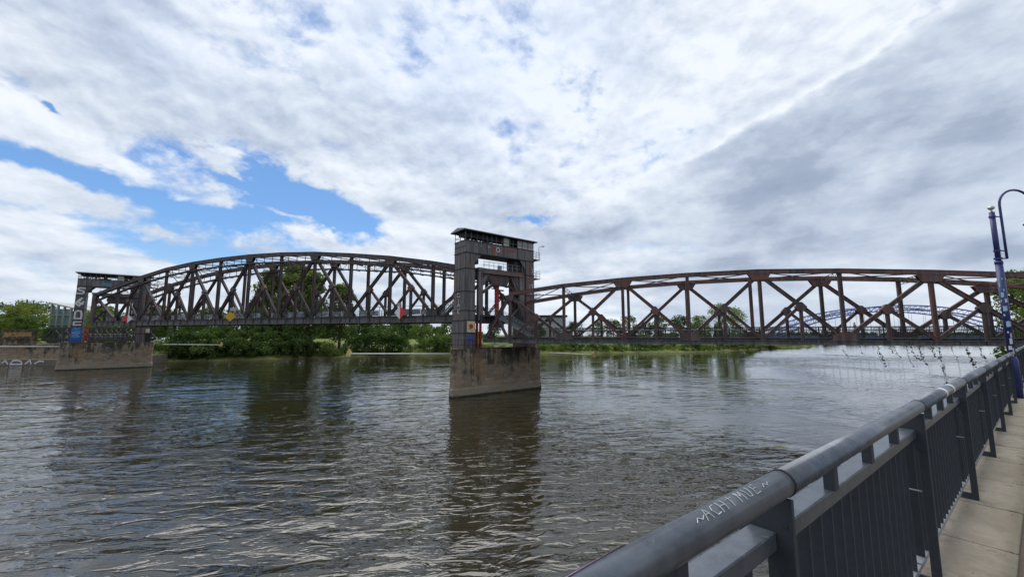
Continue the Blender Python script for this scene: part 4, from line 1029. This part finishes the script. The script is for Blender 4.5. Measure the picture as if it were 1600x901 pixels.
# ------------------------------------------------------------------ people on the bridges
def person(loc, face, label, shirt, trousers, hat, h=1.73, arm=0.0):
    loc = Vector(loc); f = Vector(face).normalized(); rgt = f.cross(Z).normalized()
    root = thing('person', label, 'person', tuple(loc))
    def skin(name, pts, edges, mt, lv=1):
        me = bpy.data.meshes.new(name); me.from_pydata([tuple((rgt * a + f * b_ + Z * c) * h) for a, b_, c, r in pts], edges, []); o = bpy.data.objects.new(name, me); COL.objects.link(o); o.parent = root; OFF[o.name] = OFF[root.name]
        md = o.modifiers.new('skin', 'SKIN'); me.skin_vertices[0].data[0].use_root = True
        for i, p in enumerate(pts): me.skin_vertices[0].data[i].radius = (p[3] * h, p[3] * h)
        s = o.modifiers.new('sub', 'SUBSURF'); s.levels = lv; s.render_levels = lv; me.materials.append(mt); return o
    P_ = [(0, 0, .52, .075), (0, .0, .62, .068), (0, .01, .73, .082), (0, .0, .82, .055), (0, .005, .86, .030), (0, .015, .90, .048), (0, .015, .955, .052), (0, .01, .99, .028),
          (-.10, 0, .805, .034), (-.125, .01, .64, .024), (-.115, .05 + arm * .06, .50 + arm * .1, .018), (-.11, .07 + arm * .07, .44 + arm * .12, .017), (.10, 0, .805, .034), (.125, .01, .64, .024), (.115, .05, .50, .018), (.11, .07, .44, .017),
          (-.055, 0, .49, .056), (-.06, .02, .28, .038), (-.062, 0, .05, .024), (-.065, .06, .02, .020), (.055, 0, .49, .056), (.06, .04, .28, .038), (.062, .03, .05, .024), (.065, .09, .02, .020)]
    E_ = [(0, 1), (1, 2), (2, 3), (3, 4), (4, 5), (5, 6), (6, 7), (3, 8), (8, 9), (9, 10), (10, 11), (3, 12), (12, 13), (13, 14), (14, 15), (0, 16), (16, 17), (17, 18), (18, 19), (0, 20), (20, 21), (21, 22), (22, 23)]
    skin('body', P_, E_, M['skin'], 2)
    sh = [(0, 0, .50, .086), (0, .0, .62, .078), (0, .01, .73, .092), (0, .0, .825, .058), (-.10, 0, .81, .042), (-.125, .01, .66, .032), (.10, 0, .81, .042), (.125, .01, .66, .032)]
    skin('shirt', sh, [(0, 1), (1, 2), (2, 3), (3, 4), (4, 5), (3, 6), (6, 7)], shirt, 2)
    tr_ = [(0, 0, .52, .080), (-.055, 0, .47, .064), (-.06, .02, .28, .046), (-.062, 0, .06, .034), (.055, 0, .47, .064), (.06, .04, .28, .046), (.062, .03, .06, .034)]
    skin('trousers', tr_, [(0, 1), (1, 2), (2, 3), (0, 4), (4, 5), (5, 6)], trousers, 2)
    skin('hat' if hat is not M['hair'] else 'hair', [(0, -.005, .945, .052), (0, 0, .985, .045)], [(0, 1)], hat, 2)
person(bp(-7.7, D + 2.2, 7.46), U, 'walker in white shirt and white hat on the right-hand span', M['cloth_white'], M['cloth_grey'], M['cloth_white'], 1.76)
person(bp(-6.9, D + 3.1, 7.46), U, 'person in dark clothes walking just left of the white shirted walker', M['cloth_dark'], M['cloth_dark'], M['hair'], 1.68)
person(bp(22.9, D + 3.0, 10.4), -U, 'person in dark clothes standing inside the nearer tower portal', M['cloth_dark'], M['cloth_grey'], M['hair'], 1.72, .8)
person(bp(-20.6, D + 3.2, 7.46), U, 'person in grey shirt walking far right on the right-hand span', M['cloth_grey'], M['cloth_dark'], M['hair'], 1.70)

# ------------------------------------------------------------------ vegetation
def leaf_mesh(name, centers, radii, per, size, mt, flat_=.8, seed=0):
    r = np.random.default_rng(seed); V_ = []
    for c, rad in zip(centers, radii):
        n = max(12, int(per * rad ** 2))
        d = r.normal(size=(n, 3)); d /= np.linalg.norm(d, axis=1)[:, None]
        q = np.array(c) + d * (rad * (r.random(n) ** .38))[:, None] * np.array([1, 1, flat_])
        V_.append(q)
    C_ = np.concatenate(V_); n = len(C_)
    a = r.normal(size=(n, 3)); a /= np.linalg.norm(a, axis=1)[:, None]; b_ = r.normal(size=(n, 3)); b_ -= a * (a * b_).sum(1)[:, None]; b_ /= np.linalg.norm(b_, axis=1)[:, None]
    s = (size * (0.6 + .8 * r.random(n)))[:, None]
    v = np.stack([C_ - a * s, C_ - b_ * s * .55, C_ + a * s, C_ + b_ * s * .55], 1).reshape(-1, 3)
    me = bpy.data.meshes.new(name); me.vertices.add(4 * n); me.vertices.foreach_set('co', v.ravel()); me.loops.add(4 * n); me.loops.foreach_set('vertex_index', np.arange(4 * n)); me.polygons.add(n)
    me.polygons.foreach_set('loop_start', np.arange(0, 4 * n, 4)); me.polygons.foreach_set('loop_total', np.full(n, 4)); me.update(calc_edges=True); me.materials.append(mt)
    return me
def crown_points(r, n, hx, z0, z1, top_heavy=1.0, col=False):
    pts = []; rad = []
    for i in range(n):
        f = r.random() ** .8; z = z0 + (z1 - z0) * f
        prof = math.sin(math.pi * (0.12 + .80 * f)) ** .7 if not col else (1 - abs(f - .4) ** 1.5 * 1.4)
        rr = hx * prof * (0.55 + .5 * r.random()); a = r.random() * 2 * math.pi
        pts.append((rr * math.cos(a) * .85, rr * math.sin(a) * .85, z)); rad.append(hx * (.20 + .22 * r.random()))
    return pts, rad
def tree_proto(kind_, seed, leaf, hx, h, z0, n, per, size, col=False):
    r = np.random.default_rng(seed); pts, rad = crown_points(r, n, hx, z0, h - hx * .25, 1, col)
    me = leaf_mesh(kind_ + '_crown', pts, rad, per, size, M[leaf], .8, seed)
    mb = MB(); mb.tube([(0, 0, -.5), (.1, 0, h * .3), (0, .15, h * .75)], .3, 8, radii=[h * .022, h * .016, h * .005])
    for p in pts[::3]:
        mb.tube([(0, 0, max(.6, p[2] * .45)), (p[0] * .5, p[1] * .5, p[2] * .8), p], .1, 5, radii=[h * .009, h * .006, h * .002])
    return (me, mb)
PROTO = {
    'oak': tree_proto('broad', 1, 'leaf_dark', 5.0, 12, 1.5, 34, 34, .30),
    'lime': tree_proto('round', 2, 'leaf_mid', 4.6, 12, 1.5, 34, 34, .30),
    'willow': tree_proto('willow', 3, 'leaf_light', 4.6, 10, .8, 30, 36, .28),
    'poplar': tree_proto('poplar', 4, 'leaf_pop', 5.6, 24, 3, 95, 24, .42, True),
    'bush': tree_proto('bush', 5, 'leaf_mid', 3.2, 4.2, .2, 22, 60, .22),
    'bushd': tree_proto('bushd', 6, 'leaf_dark', 3.2, 4.6, .2, 22, 60, .22),
    'bushl': tree_proto('bushl', 8, 'leaf_light', 2.6, 3.0, .1, 18, 60, .20),
    'open': tree_proto('open', 9, 'leaf_pop', 5.5, 13, 2.5, 26, 26, .26),
    'near': tree_proto('near', 12, 'leaf_mid', 4.0, 11, 1.0, 60, 150, .17),
}
TM = {}
for k, (me, mb) in PROTO.items():
    tm = bpy.data.meshes.new(k + '_trunk'); tm.from_pydata(mb.v, [], mb.f); tm.update(); tm.materials.append(M['bark']); TM[k] = tm
def tree(k, x, y, z, s, label, group, cat=None, sz=None, name=None):
    isb = k.startswith('bush')
    o = thing(name or ('bush' if isb else {'poplar': 'poplar_tree'}.get(k, 'tree')), label, cat or ('bush' if isb else 'tree'), (x, y, z), group)
    rot = random.uniform(0, 6.28)
    c = bpy.data.objects.new('crown', PROTO[k][0]); t_ = bpy.data.objects.new('trunk', TM[k])
    for q in (c, t_): COL.objects.link(q); q.parent = o; q.rotation_euler.z = rot; q.scale = (s, s, sz or s)
    return o
# screen-independent layout along the far bank: x, y, base z, kind, scale
BANKTREES = [
 # far left wood
 ('oak', -196, 131, 4, 1.45), ('lime', -185, 143, 4, 1.35), ('oak', -178, 130, 4, 1.25), ('lime', -170, 141, 4, 1.28), ('willow', -160, 132, 4, 1.45), ('willow', -146, 146, 4, 1.45),
 ('lime', -139, 136, 4, 1.2), ('oak', -190, 160, 4, 1.5), ('willow', -176, 162, 4, 1.4), ('oak', -146, 128, 4, .55), ('lime', -133, 150, 4, 1.3), ('willow', -137, 143, 4, 1.0), ('oak', -152, 126, 4, .85), ('oak', -167, 122, 4, .8), ('oak', -181, 119, 4, .85), ('lime', -131, 128, 4, .75),
 # behind the left pier and lifting span
 ('oak', -112, 134, 3, 1.15), ('lime', -103, 138, 3, 1.25), ('open', -118, 155, 3, 1.2), ('lime', -95, 139, 3, 1.2), ('poplar', -86, 143, 3, 1.18), ('poplar', -79, 146, 3, 1.33), ('poplar', -72, 143, 3, 1.16), ('poplar', -64, 150, 3, 1.02), ('poplar', -92, 150, 3, .9),
 ('lime', -54, 156, 3, .95), ('oak', -61, 160, 3, 1.1), ('lime', -38, 168, 3, .95), ('oak', -47, 172, 3, 1.05), ('lime', -28, 175, 3, .9), ('oak', -84, 136, 2, .8), ('oak', -75, 138, 2, .8), ('lime', -93, 130, 2, .75),
 # right of the central pier
 ('lime', 20, 196, 4, .95), ('oak', 31, 200, 4, .9), ('lime', 41, 193, 4, .9), ('oak', 50, 198, 4, 1.0), ('lime', 58, 200, 4, 1.15), ('oak', 68, 205, 4, .9), ('lime', 75, 203, 4, 1.15), ('oak', 86, 206, 4, 1.2), ('lime', 96, 212, 4, .9), ('willow', 105, 220, 4, .95),
 ('open', 118, 224, 4, 1.75), ('open', 127, 232, 4, 1.55), ('lime', 108, 232, 4, 1.3), ('oak', 122, 236, 4, 1.0), ('lime', 12, 190, 4, .8), ('oak', -8, 185, 4, .8), ('lime', 134, 240, 4, .75)]
GR = 'trees on the far bank'
place_words = lambda x, y: ('at the far left edge' if x < -170 else 'left of the glass building' if x < -150 else 'beside the glass building' if x < -125 else 'behind the left-hand pier' if x < -95 else 'behind the lifting span' if x < -20 else 'behind the central pier' if x < 15 else 'behind the right-hand span' if x < 110 else 'at the right end of the far bank')
KW = {'oak': 'dark green broad tree', 'lime': 'mid green round tree', 'willow': 'yellow green round tree', 'poplar': 'tall silvery poplar', 'open': 'large airy crowned tree'}
seen = {}
tall = {}
for (k, x, y, z, s) in BANKTREES:
    key = (k, place_words(x, y)); seen.setdefault(key, []).append((x, s))
ORD = ['leftmost', 'second from left', 'third from left', 'fourth from left', 'fifth from left', 'sixth from left', 'seventh from left', 'eighth from left']
for (k, x, y, z, s) in BANKTREES:
    key = (k, place_words(x, y)); L_ = sorted(seen[key]); i = [a for a, _ in L_].index(x)
    lab = KW[k] + ' ' + key[1] + ('' if len(L_) == 1 else ', ' + (ORD[i] if i < len(L_) - 1 else 'rightmost'))
    tree(k, x, y, z, s, lab, GR)
def bank_y(x):
    for (x0, y0), (x1, y1) in zip(bankpts[:-1], bankpts[1:]):
        if x0 <= x <= x1: return y0 + (y1 - y0) * (x - x0) / (x1 - x0)
    return 300
BUSH = []
x = -104.5
while x < -62: BUSH.append((random.choice(['bush', 'bushd', 'bushd']), x, bank_y(x) + 3.5 + random.uniform(0, 2), .6, random.uniform(1.15, 1.6))); x += random.uniform(2.6, 3.6)
for x in (-101, -95, -88, -80, -73): BUSH.append(('bushd', x, bank_y(x) + 9, 2, 1.7))
for x, s in ((-56, 1.5), (-52, 1.9), (-47.5, 2.1), (-44, 1.8), (-41, 1.3)): BUSH.append(('bushd', x, bank_y(x) + 5.5, .6, s))
for x, s in ((-36, .9), (-31.5, 1.5), (-28.5, 1.9), (-25, 1.7)): BUSH.append(('bush', x, bank_y(x) + 8, 1.0, s))
for x, s in ((-59.5, .8), (-38.5, .8), (-34, .9), (-62, .9)): BUSH.append(('bushl', x, bank_y(x) + 3, .4, s))
x = -12.0
while x < 135:
    BUSH.append((random.choice(['bush', 'bushd', 'bushl', 'bush']), x, bank_y(x) + 3 + random.uniform(0, 3), .4, random.uniform(.75, 1.15) * (1.0 if x < 80 else .95))); x += random.uniform(3.2, 4.6)
x = 135.0
while x < 206: BUSH.append(('bushl', x, bank_y(x) + 3, .3, random.uniform(.5, .8))); x += random.uniform(3.5, 5.5)
for x in (5, 14, 24, 36, 48, 60, 73, 85): BUSH.append(('bushd', x, bank_y(x) + 12, 2, random.uniform(1.1, 1.5)))
for (k, x, y, z, s) in BUSH:
    col = {'bush': 'mid green bush', 'bushd': 'dark green bush', 'bushl': 'low pale green bush'}[k]
    where = 'left-hand pier and lifting span' if x < -62 else None
    lab = col + (' in the row on the far bank between left-hand pier and grass gap' if x < -62 else ' on the far bank under the lifting span near centre' if x < -20 else ' along the far waterline under the right-hand span' if x < 135 else ' on the thinning spit at the right end of far bank')
    gp = 'bushes right of the left-hand pier' if x < -62 else 'bushes under the lifting span' if x < -20 else 'bushes under the right-hand span' if x < 135 else 'bushes on the far spit'
    tree(k, x, y, z, s, lab, gp + ', ' + col)
# distant wood beyond the meadow: one mass
pts = []; rad = []
r = np.random.default_rng(77)
for i in range(260):
    x = -420 + i * 1.55 + r.random() * 2; y = 250 + r.random() * 30 + max(0, x) * .1; pts.append((x, y, 6 + r.random() * 7 + 2.5 * math.sin(x * .05))); rad.append(3.0 + 2 * r.random())
me = leaf_mesh('distant_wood', pts, rad, 6, .9, M['leaf_dark'], .8, 78); o = bpy.data.objects.new('distant_wood', me); COL.objects.link(o); kind(o, 'stuff'); tag(o, 'dark green distant wood closing the meadow behind the far bank', 'wood')
pts = []; rad = []
for i in range(150):
    f = i / 150; x = 240 + f * 900; y = 640 + r.random() * 80; pts.append((x, y, 4 + r.random() * 5)); rad.append(6 + 3 * r.random())
me = leaf_mesh('distant_wood', pts, rad, 4, 1.8, M['leaf_dark'], .7, 79); o = bpy.data.objects.new('distant_wood', me); COL.objects.link(o); kind(o, 'stuff'); tag(o, 'thin line of distant trees on the horizon behind the blue arch bridge', 'wood')
# near trees on the right bank, beyond the bridge
for i, (x, y, s, lab) in enumerate([(70.5, 52.5, 1.0, 'tree at the right edge standing just beyond the bridge end'), (79, 60, 1.15, 'tree at the right edge half hidden behind a nearer crown'), (75.5, 50, 1.25, 'big leafy tree at extreme right behind the lamp post')]):
    tree('near', x, y, 5.6, s, 'green ' + lab, 'trees on the right bank')
for i, (x, y, s, z, lab) in enumerate([(56, 42.8, .75, 4.0, 'bush hanging over the quay edge beside the lamp post'), (61, 48, .9, 3.2, 'bush on the right bank under the end of the bridge'), (66, 52, 1.1, 3.0, 'bush on the right bank below the tallest right-hand tree')]):
    tree('bushd', x, y, z, s, 'dark green ' + lab, 'bushes on the right bank')
# grass tuft at the walkway's edge
mb = MB()
for i in range(260):
    t = 7.6 + random.gauss(0, .28); n_ = .235 - abs(random.gauss(0, .05)); h_ = random.uniform(.03, .10); a = random.uniform(0, 6.28)
    b0 = rp(t, n_, -.02); d = Vector((math.cos(a), math.sin(a), 0)); s = d.cross(Z) * .0035
    mb.add([b0 - s, b0 + s, b0 + d * h_ * .5 + Z * h_], [(0, 1, 2)])
o = mb.build('grass', M['leaf_light']); kind(o, 'stuff'); tag(o, 'small grass tuft growing from the joint at the walkway edge', 'grass')

# vines hanging from the right-hand span
VT = [(-18.1, 6.6, 5.38, 0), (-19.5, 6.6, 5.7, 0), (-21.0, 6.6, 4.62, 1), (-22.3, 6.6, 5.34, 0), (-23.2, 6.6, 4.62, 0), (-23.6, 6.6, 5.37, 1), (-24.2, 6.6, 4.83, 1), (-25.1, 6.6, 5.4, 1), (-25.65, 6.6, 2.76, 1), (-26.6, 6.6, 5.19, 0), (-27.7, 6.6, 4.75, 2), (-28.6, 6.6, 5.23, 1), (-21.95, 6.6, 5.77, 0), (-30.2, 6.6, 5.0, 2)]
for i, (t, z0, z1, th) in enumerate(sorted(VT, reverse=True)):
    p0 = bp(t, D - .3, z0 + .12); n = 8; pth = []
    for k in range(n + 1): pth.append(p0 + U * (-.45 * (k / n) ** 2 * random.uniform(.6, 1.2)) - Z * (z0 - z1 + .1) * k / n)
    lab = ('short' if z0 - z1 < 1.1 else 'very long' if z0 - z1 > 3 else 'long') + ' leafy vine hanging below the right-hand span, ' + ('leftmost of the vines' if i == 0 else 'rightmost, bushiest of the vines' if i == len(VT) - 1 else 'number %s counted from the left' % ['two', 'three', 'four', 'five', 'six', 'seven', 'eight', 'nine', 'ten', 'eleven', 'twelve', 'thirteen'][i - 1])
    o = thing('hanging_vine', lab, 'vine', tuple(p0), 'vines hanging from the bridge')
    mb = MB(); mb.tube(pth, .012, 4); mb.build('stem', M['bark'], o)
    mb = MB(); nl = int((z0 - z1) * (12 + 10 * th))
    for _ in range(nl):
        f = random.random(); q = pth[0].lerp(pth[-1], f) ; k = min(n - 1, int(f * n)); q = pth[k].lerp(pth[k + 1], f * n - k)
        q = q + Vector((random.gauss(0, .05 + .04 * th), random.gauss(0, .05), 0)); a = random.uniform(0, 6.28); s = random.uniform(.035, .07) * (1 + .2 * th); e = Vector((math.cos(a), math.sin(a), random.uniform(-.5, .5))) * s; f2 = Vector((random.uniform(-.4, .4), random.uniform(-.4, .4), -1)) * s
        mb.add([q - e, q + f2, q + e, q - f2], [(0, 1, 2, 3)])
    mb.build('leaves', M['vine'], o)

# ------------------------------------------------------------------ distant blue arch bridge
arch = thing('arch_bridge', 'distant blue steel arch road bridge seen through the right-hand span', 'bridge', (225, 230, 8))
def ah(x): # arch upper height
    f = (x - 146) / (300 - 146); return 7.0 + 17.2 * (1 - (2 * f - 1) ** 2) ** .85 if 0 < f < 1 else 7.0
for yy in (226.0, 241.0):
    for k_, dz_ in (('upper', 0), ('lower', -2.6)):
        mb = MB(); xs = np.linspace(147, 299, 40)
        mb.tube([(float(x), yy, max(6.5, ah(float(x)) + dz_)) for x in xs], .38, 6); mb.build('arch_chord', M['arch_blue'], arch)
    mb = MB()
    for i, x in enumerate(np.linspace(153, 293, 44)):
        x = float(x); z1, z0 = ah(x), max(6.5, ah(x) - 2.6); x2 = x + 3.25
        mb.tube([(x, yy, z0), (x, yy, z1)], .13, 4)
        mb.tube([(x, yy, z0), (x2, yy, ah(x2))], .13, 4)
    mb.build('arch_lattice', M['arch_blue'], arch)
    for x in np.linspace(165, 281, 15):
        x = float(x); mb = MB(); mb.tube([(x, yy, 8), (x, yy, ah(x) - 2.6)], .09, 4); mb.build('hanger', M['cable'], arch)
mb = MB()
for x in np.linspace(170, 276, 9): mb.tube([(float(x), 226, ah(float(x))), (float(x) + 6, 241, ah(float(x) + 6))], .18, 4)
mb.build('cross_brace', M['arch_blue'], arch)
mb = MB(); mb.box((130, 225, 6.2), (330, 242, 7.3)); mb.build('deck', M['arch_blue'], arch)

# ------------------------------------------------------------------ buildings and a van
gb = thing('glass_building', 'white framed glass fronted building with sloping roof among far left trees', 'building', (-168, 152, 4))
mb = MB()
for x in (-172, -169.6, -167.2, -164.6): mb.box((x - .22, 149.6, 4), (x + .22, 150.2, 19.2 - (x + 172) * .22))
for z in (8.2, 11.5, 15.0): mb.box((-172, 149.65, z - .14), (-164.6, 150.15, z + .14))
mb.build('frame', M['pale'], gb)
mb = MB(); mb.box((-171.9, 150.2, 4), (-164.6, 150.3, 17.4)); mb.build('glazing', M['glass'], gb)
mb = MB(); mb.prism([(-172.8, 149.2, 19.4), (-172.8, 162, 19.4), (-160, 162, 16.6), (-160, 149.2, 16.6)], Z * .5); mb.build('roof', M['pale'], gb)
mb = MB(); mb.box((-172, 150.4, 4), (-160.4, 161, 16.5)); mb.build('wall', M['pale'], gb)
fb = thing('flat_roofed_building', 'low grey flat roofed building beyond trees just right of central tower', 'building', (15, 196, 4))
mb = MB(); mb.box((-2, 192, 4), (25.6, 203, 16.2)); mb.build('wall', M['pale'], fb)
mb = MB(); mb.box((-2.8, 191.2, 16.2), (26.4, 203.8, 17.1)); mb.build('roof', M['seam'], fb)
for i in range(7):
    mb = MB(); mb.box((0 + i * 3.6, 191.9, 13.4), (2.4 + i * 3.6, 192.0, 15.2)); mb.build('window', M['glass'], fb)
van = thing('parked_van', 'small white van parked among bushes right of the left-hand pier', 'van', (-95.5, 123, 2.6))
vx, vy, vz = -122.0, 139.0, 4.9
van.location = (vx, vy, vz); OFF[van.name] = Vector((vx, vy, vz))
mb = MB(); mb.prism([(vx - 2.4, vy, vz + .35), (vx + 2.4, vy, vz + .35), (vx + 2.45, vy, vz + 1.0), (vx + 1.7, vy, vz + 1.25), (vx + 1.1, vy, vz + 1.95), (vx - 2.3, vy, vz + 2.0), (vx - 2.45, vy, vz + 1.0)], (0, 1.8, 0)); mb.build('body', M['white'], van, bevel=.06)
mb = MB(); mb.prism([(vx + 1.15, vy - .01, vz + 1.85), (vx + 1.62, vy - .01, vz + 1.28), (vx + .2, vy - .01, vz + 1.28), (vx + .2, vy - .01, vz + 1.85)], (0, -.02, 0)); mb.build('window', M['glass'], van)
for sx_ in (-1.5, 1.5):
    mb = MB(); mb.tube([(vx + sx_, vy - .05, vz + .36), (vx + sx_, vy + .2, vz + .36)], .36, 16); mb.build('wheel', M['rubber'], van)
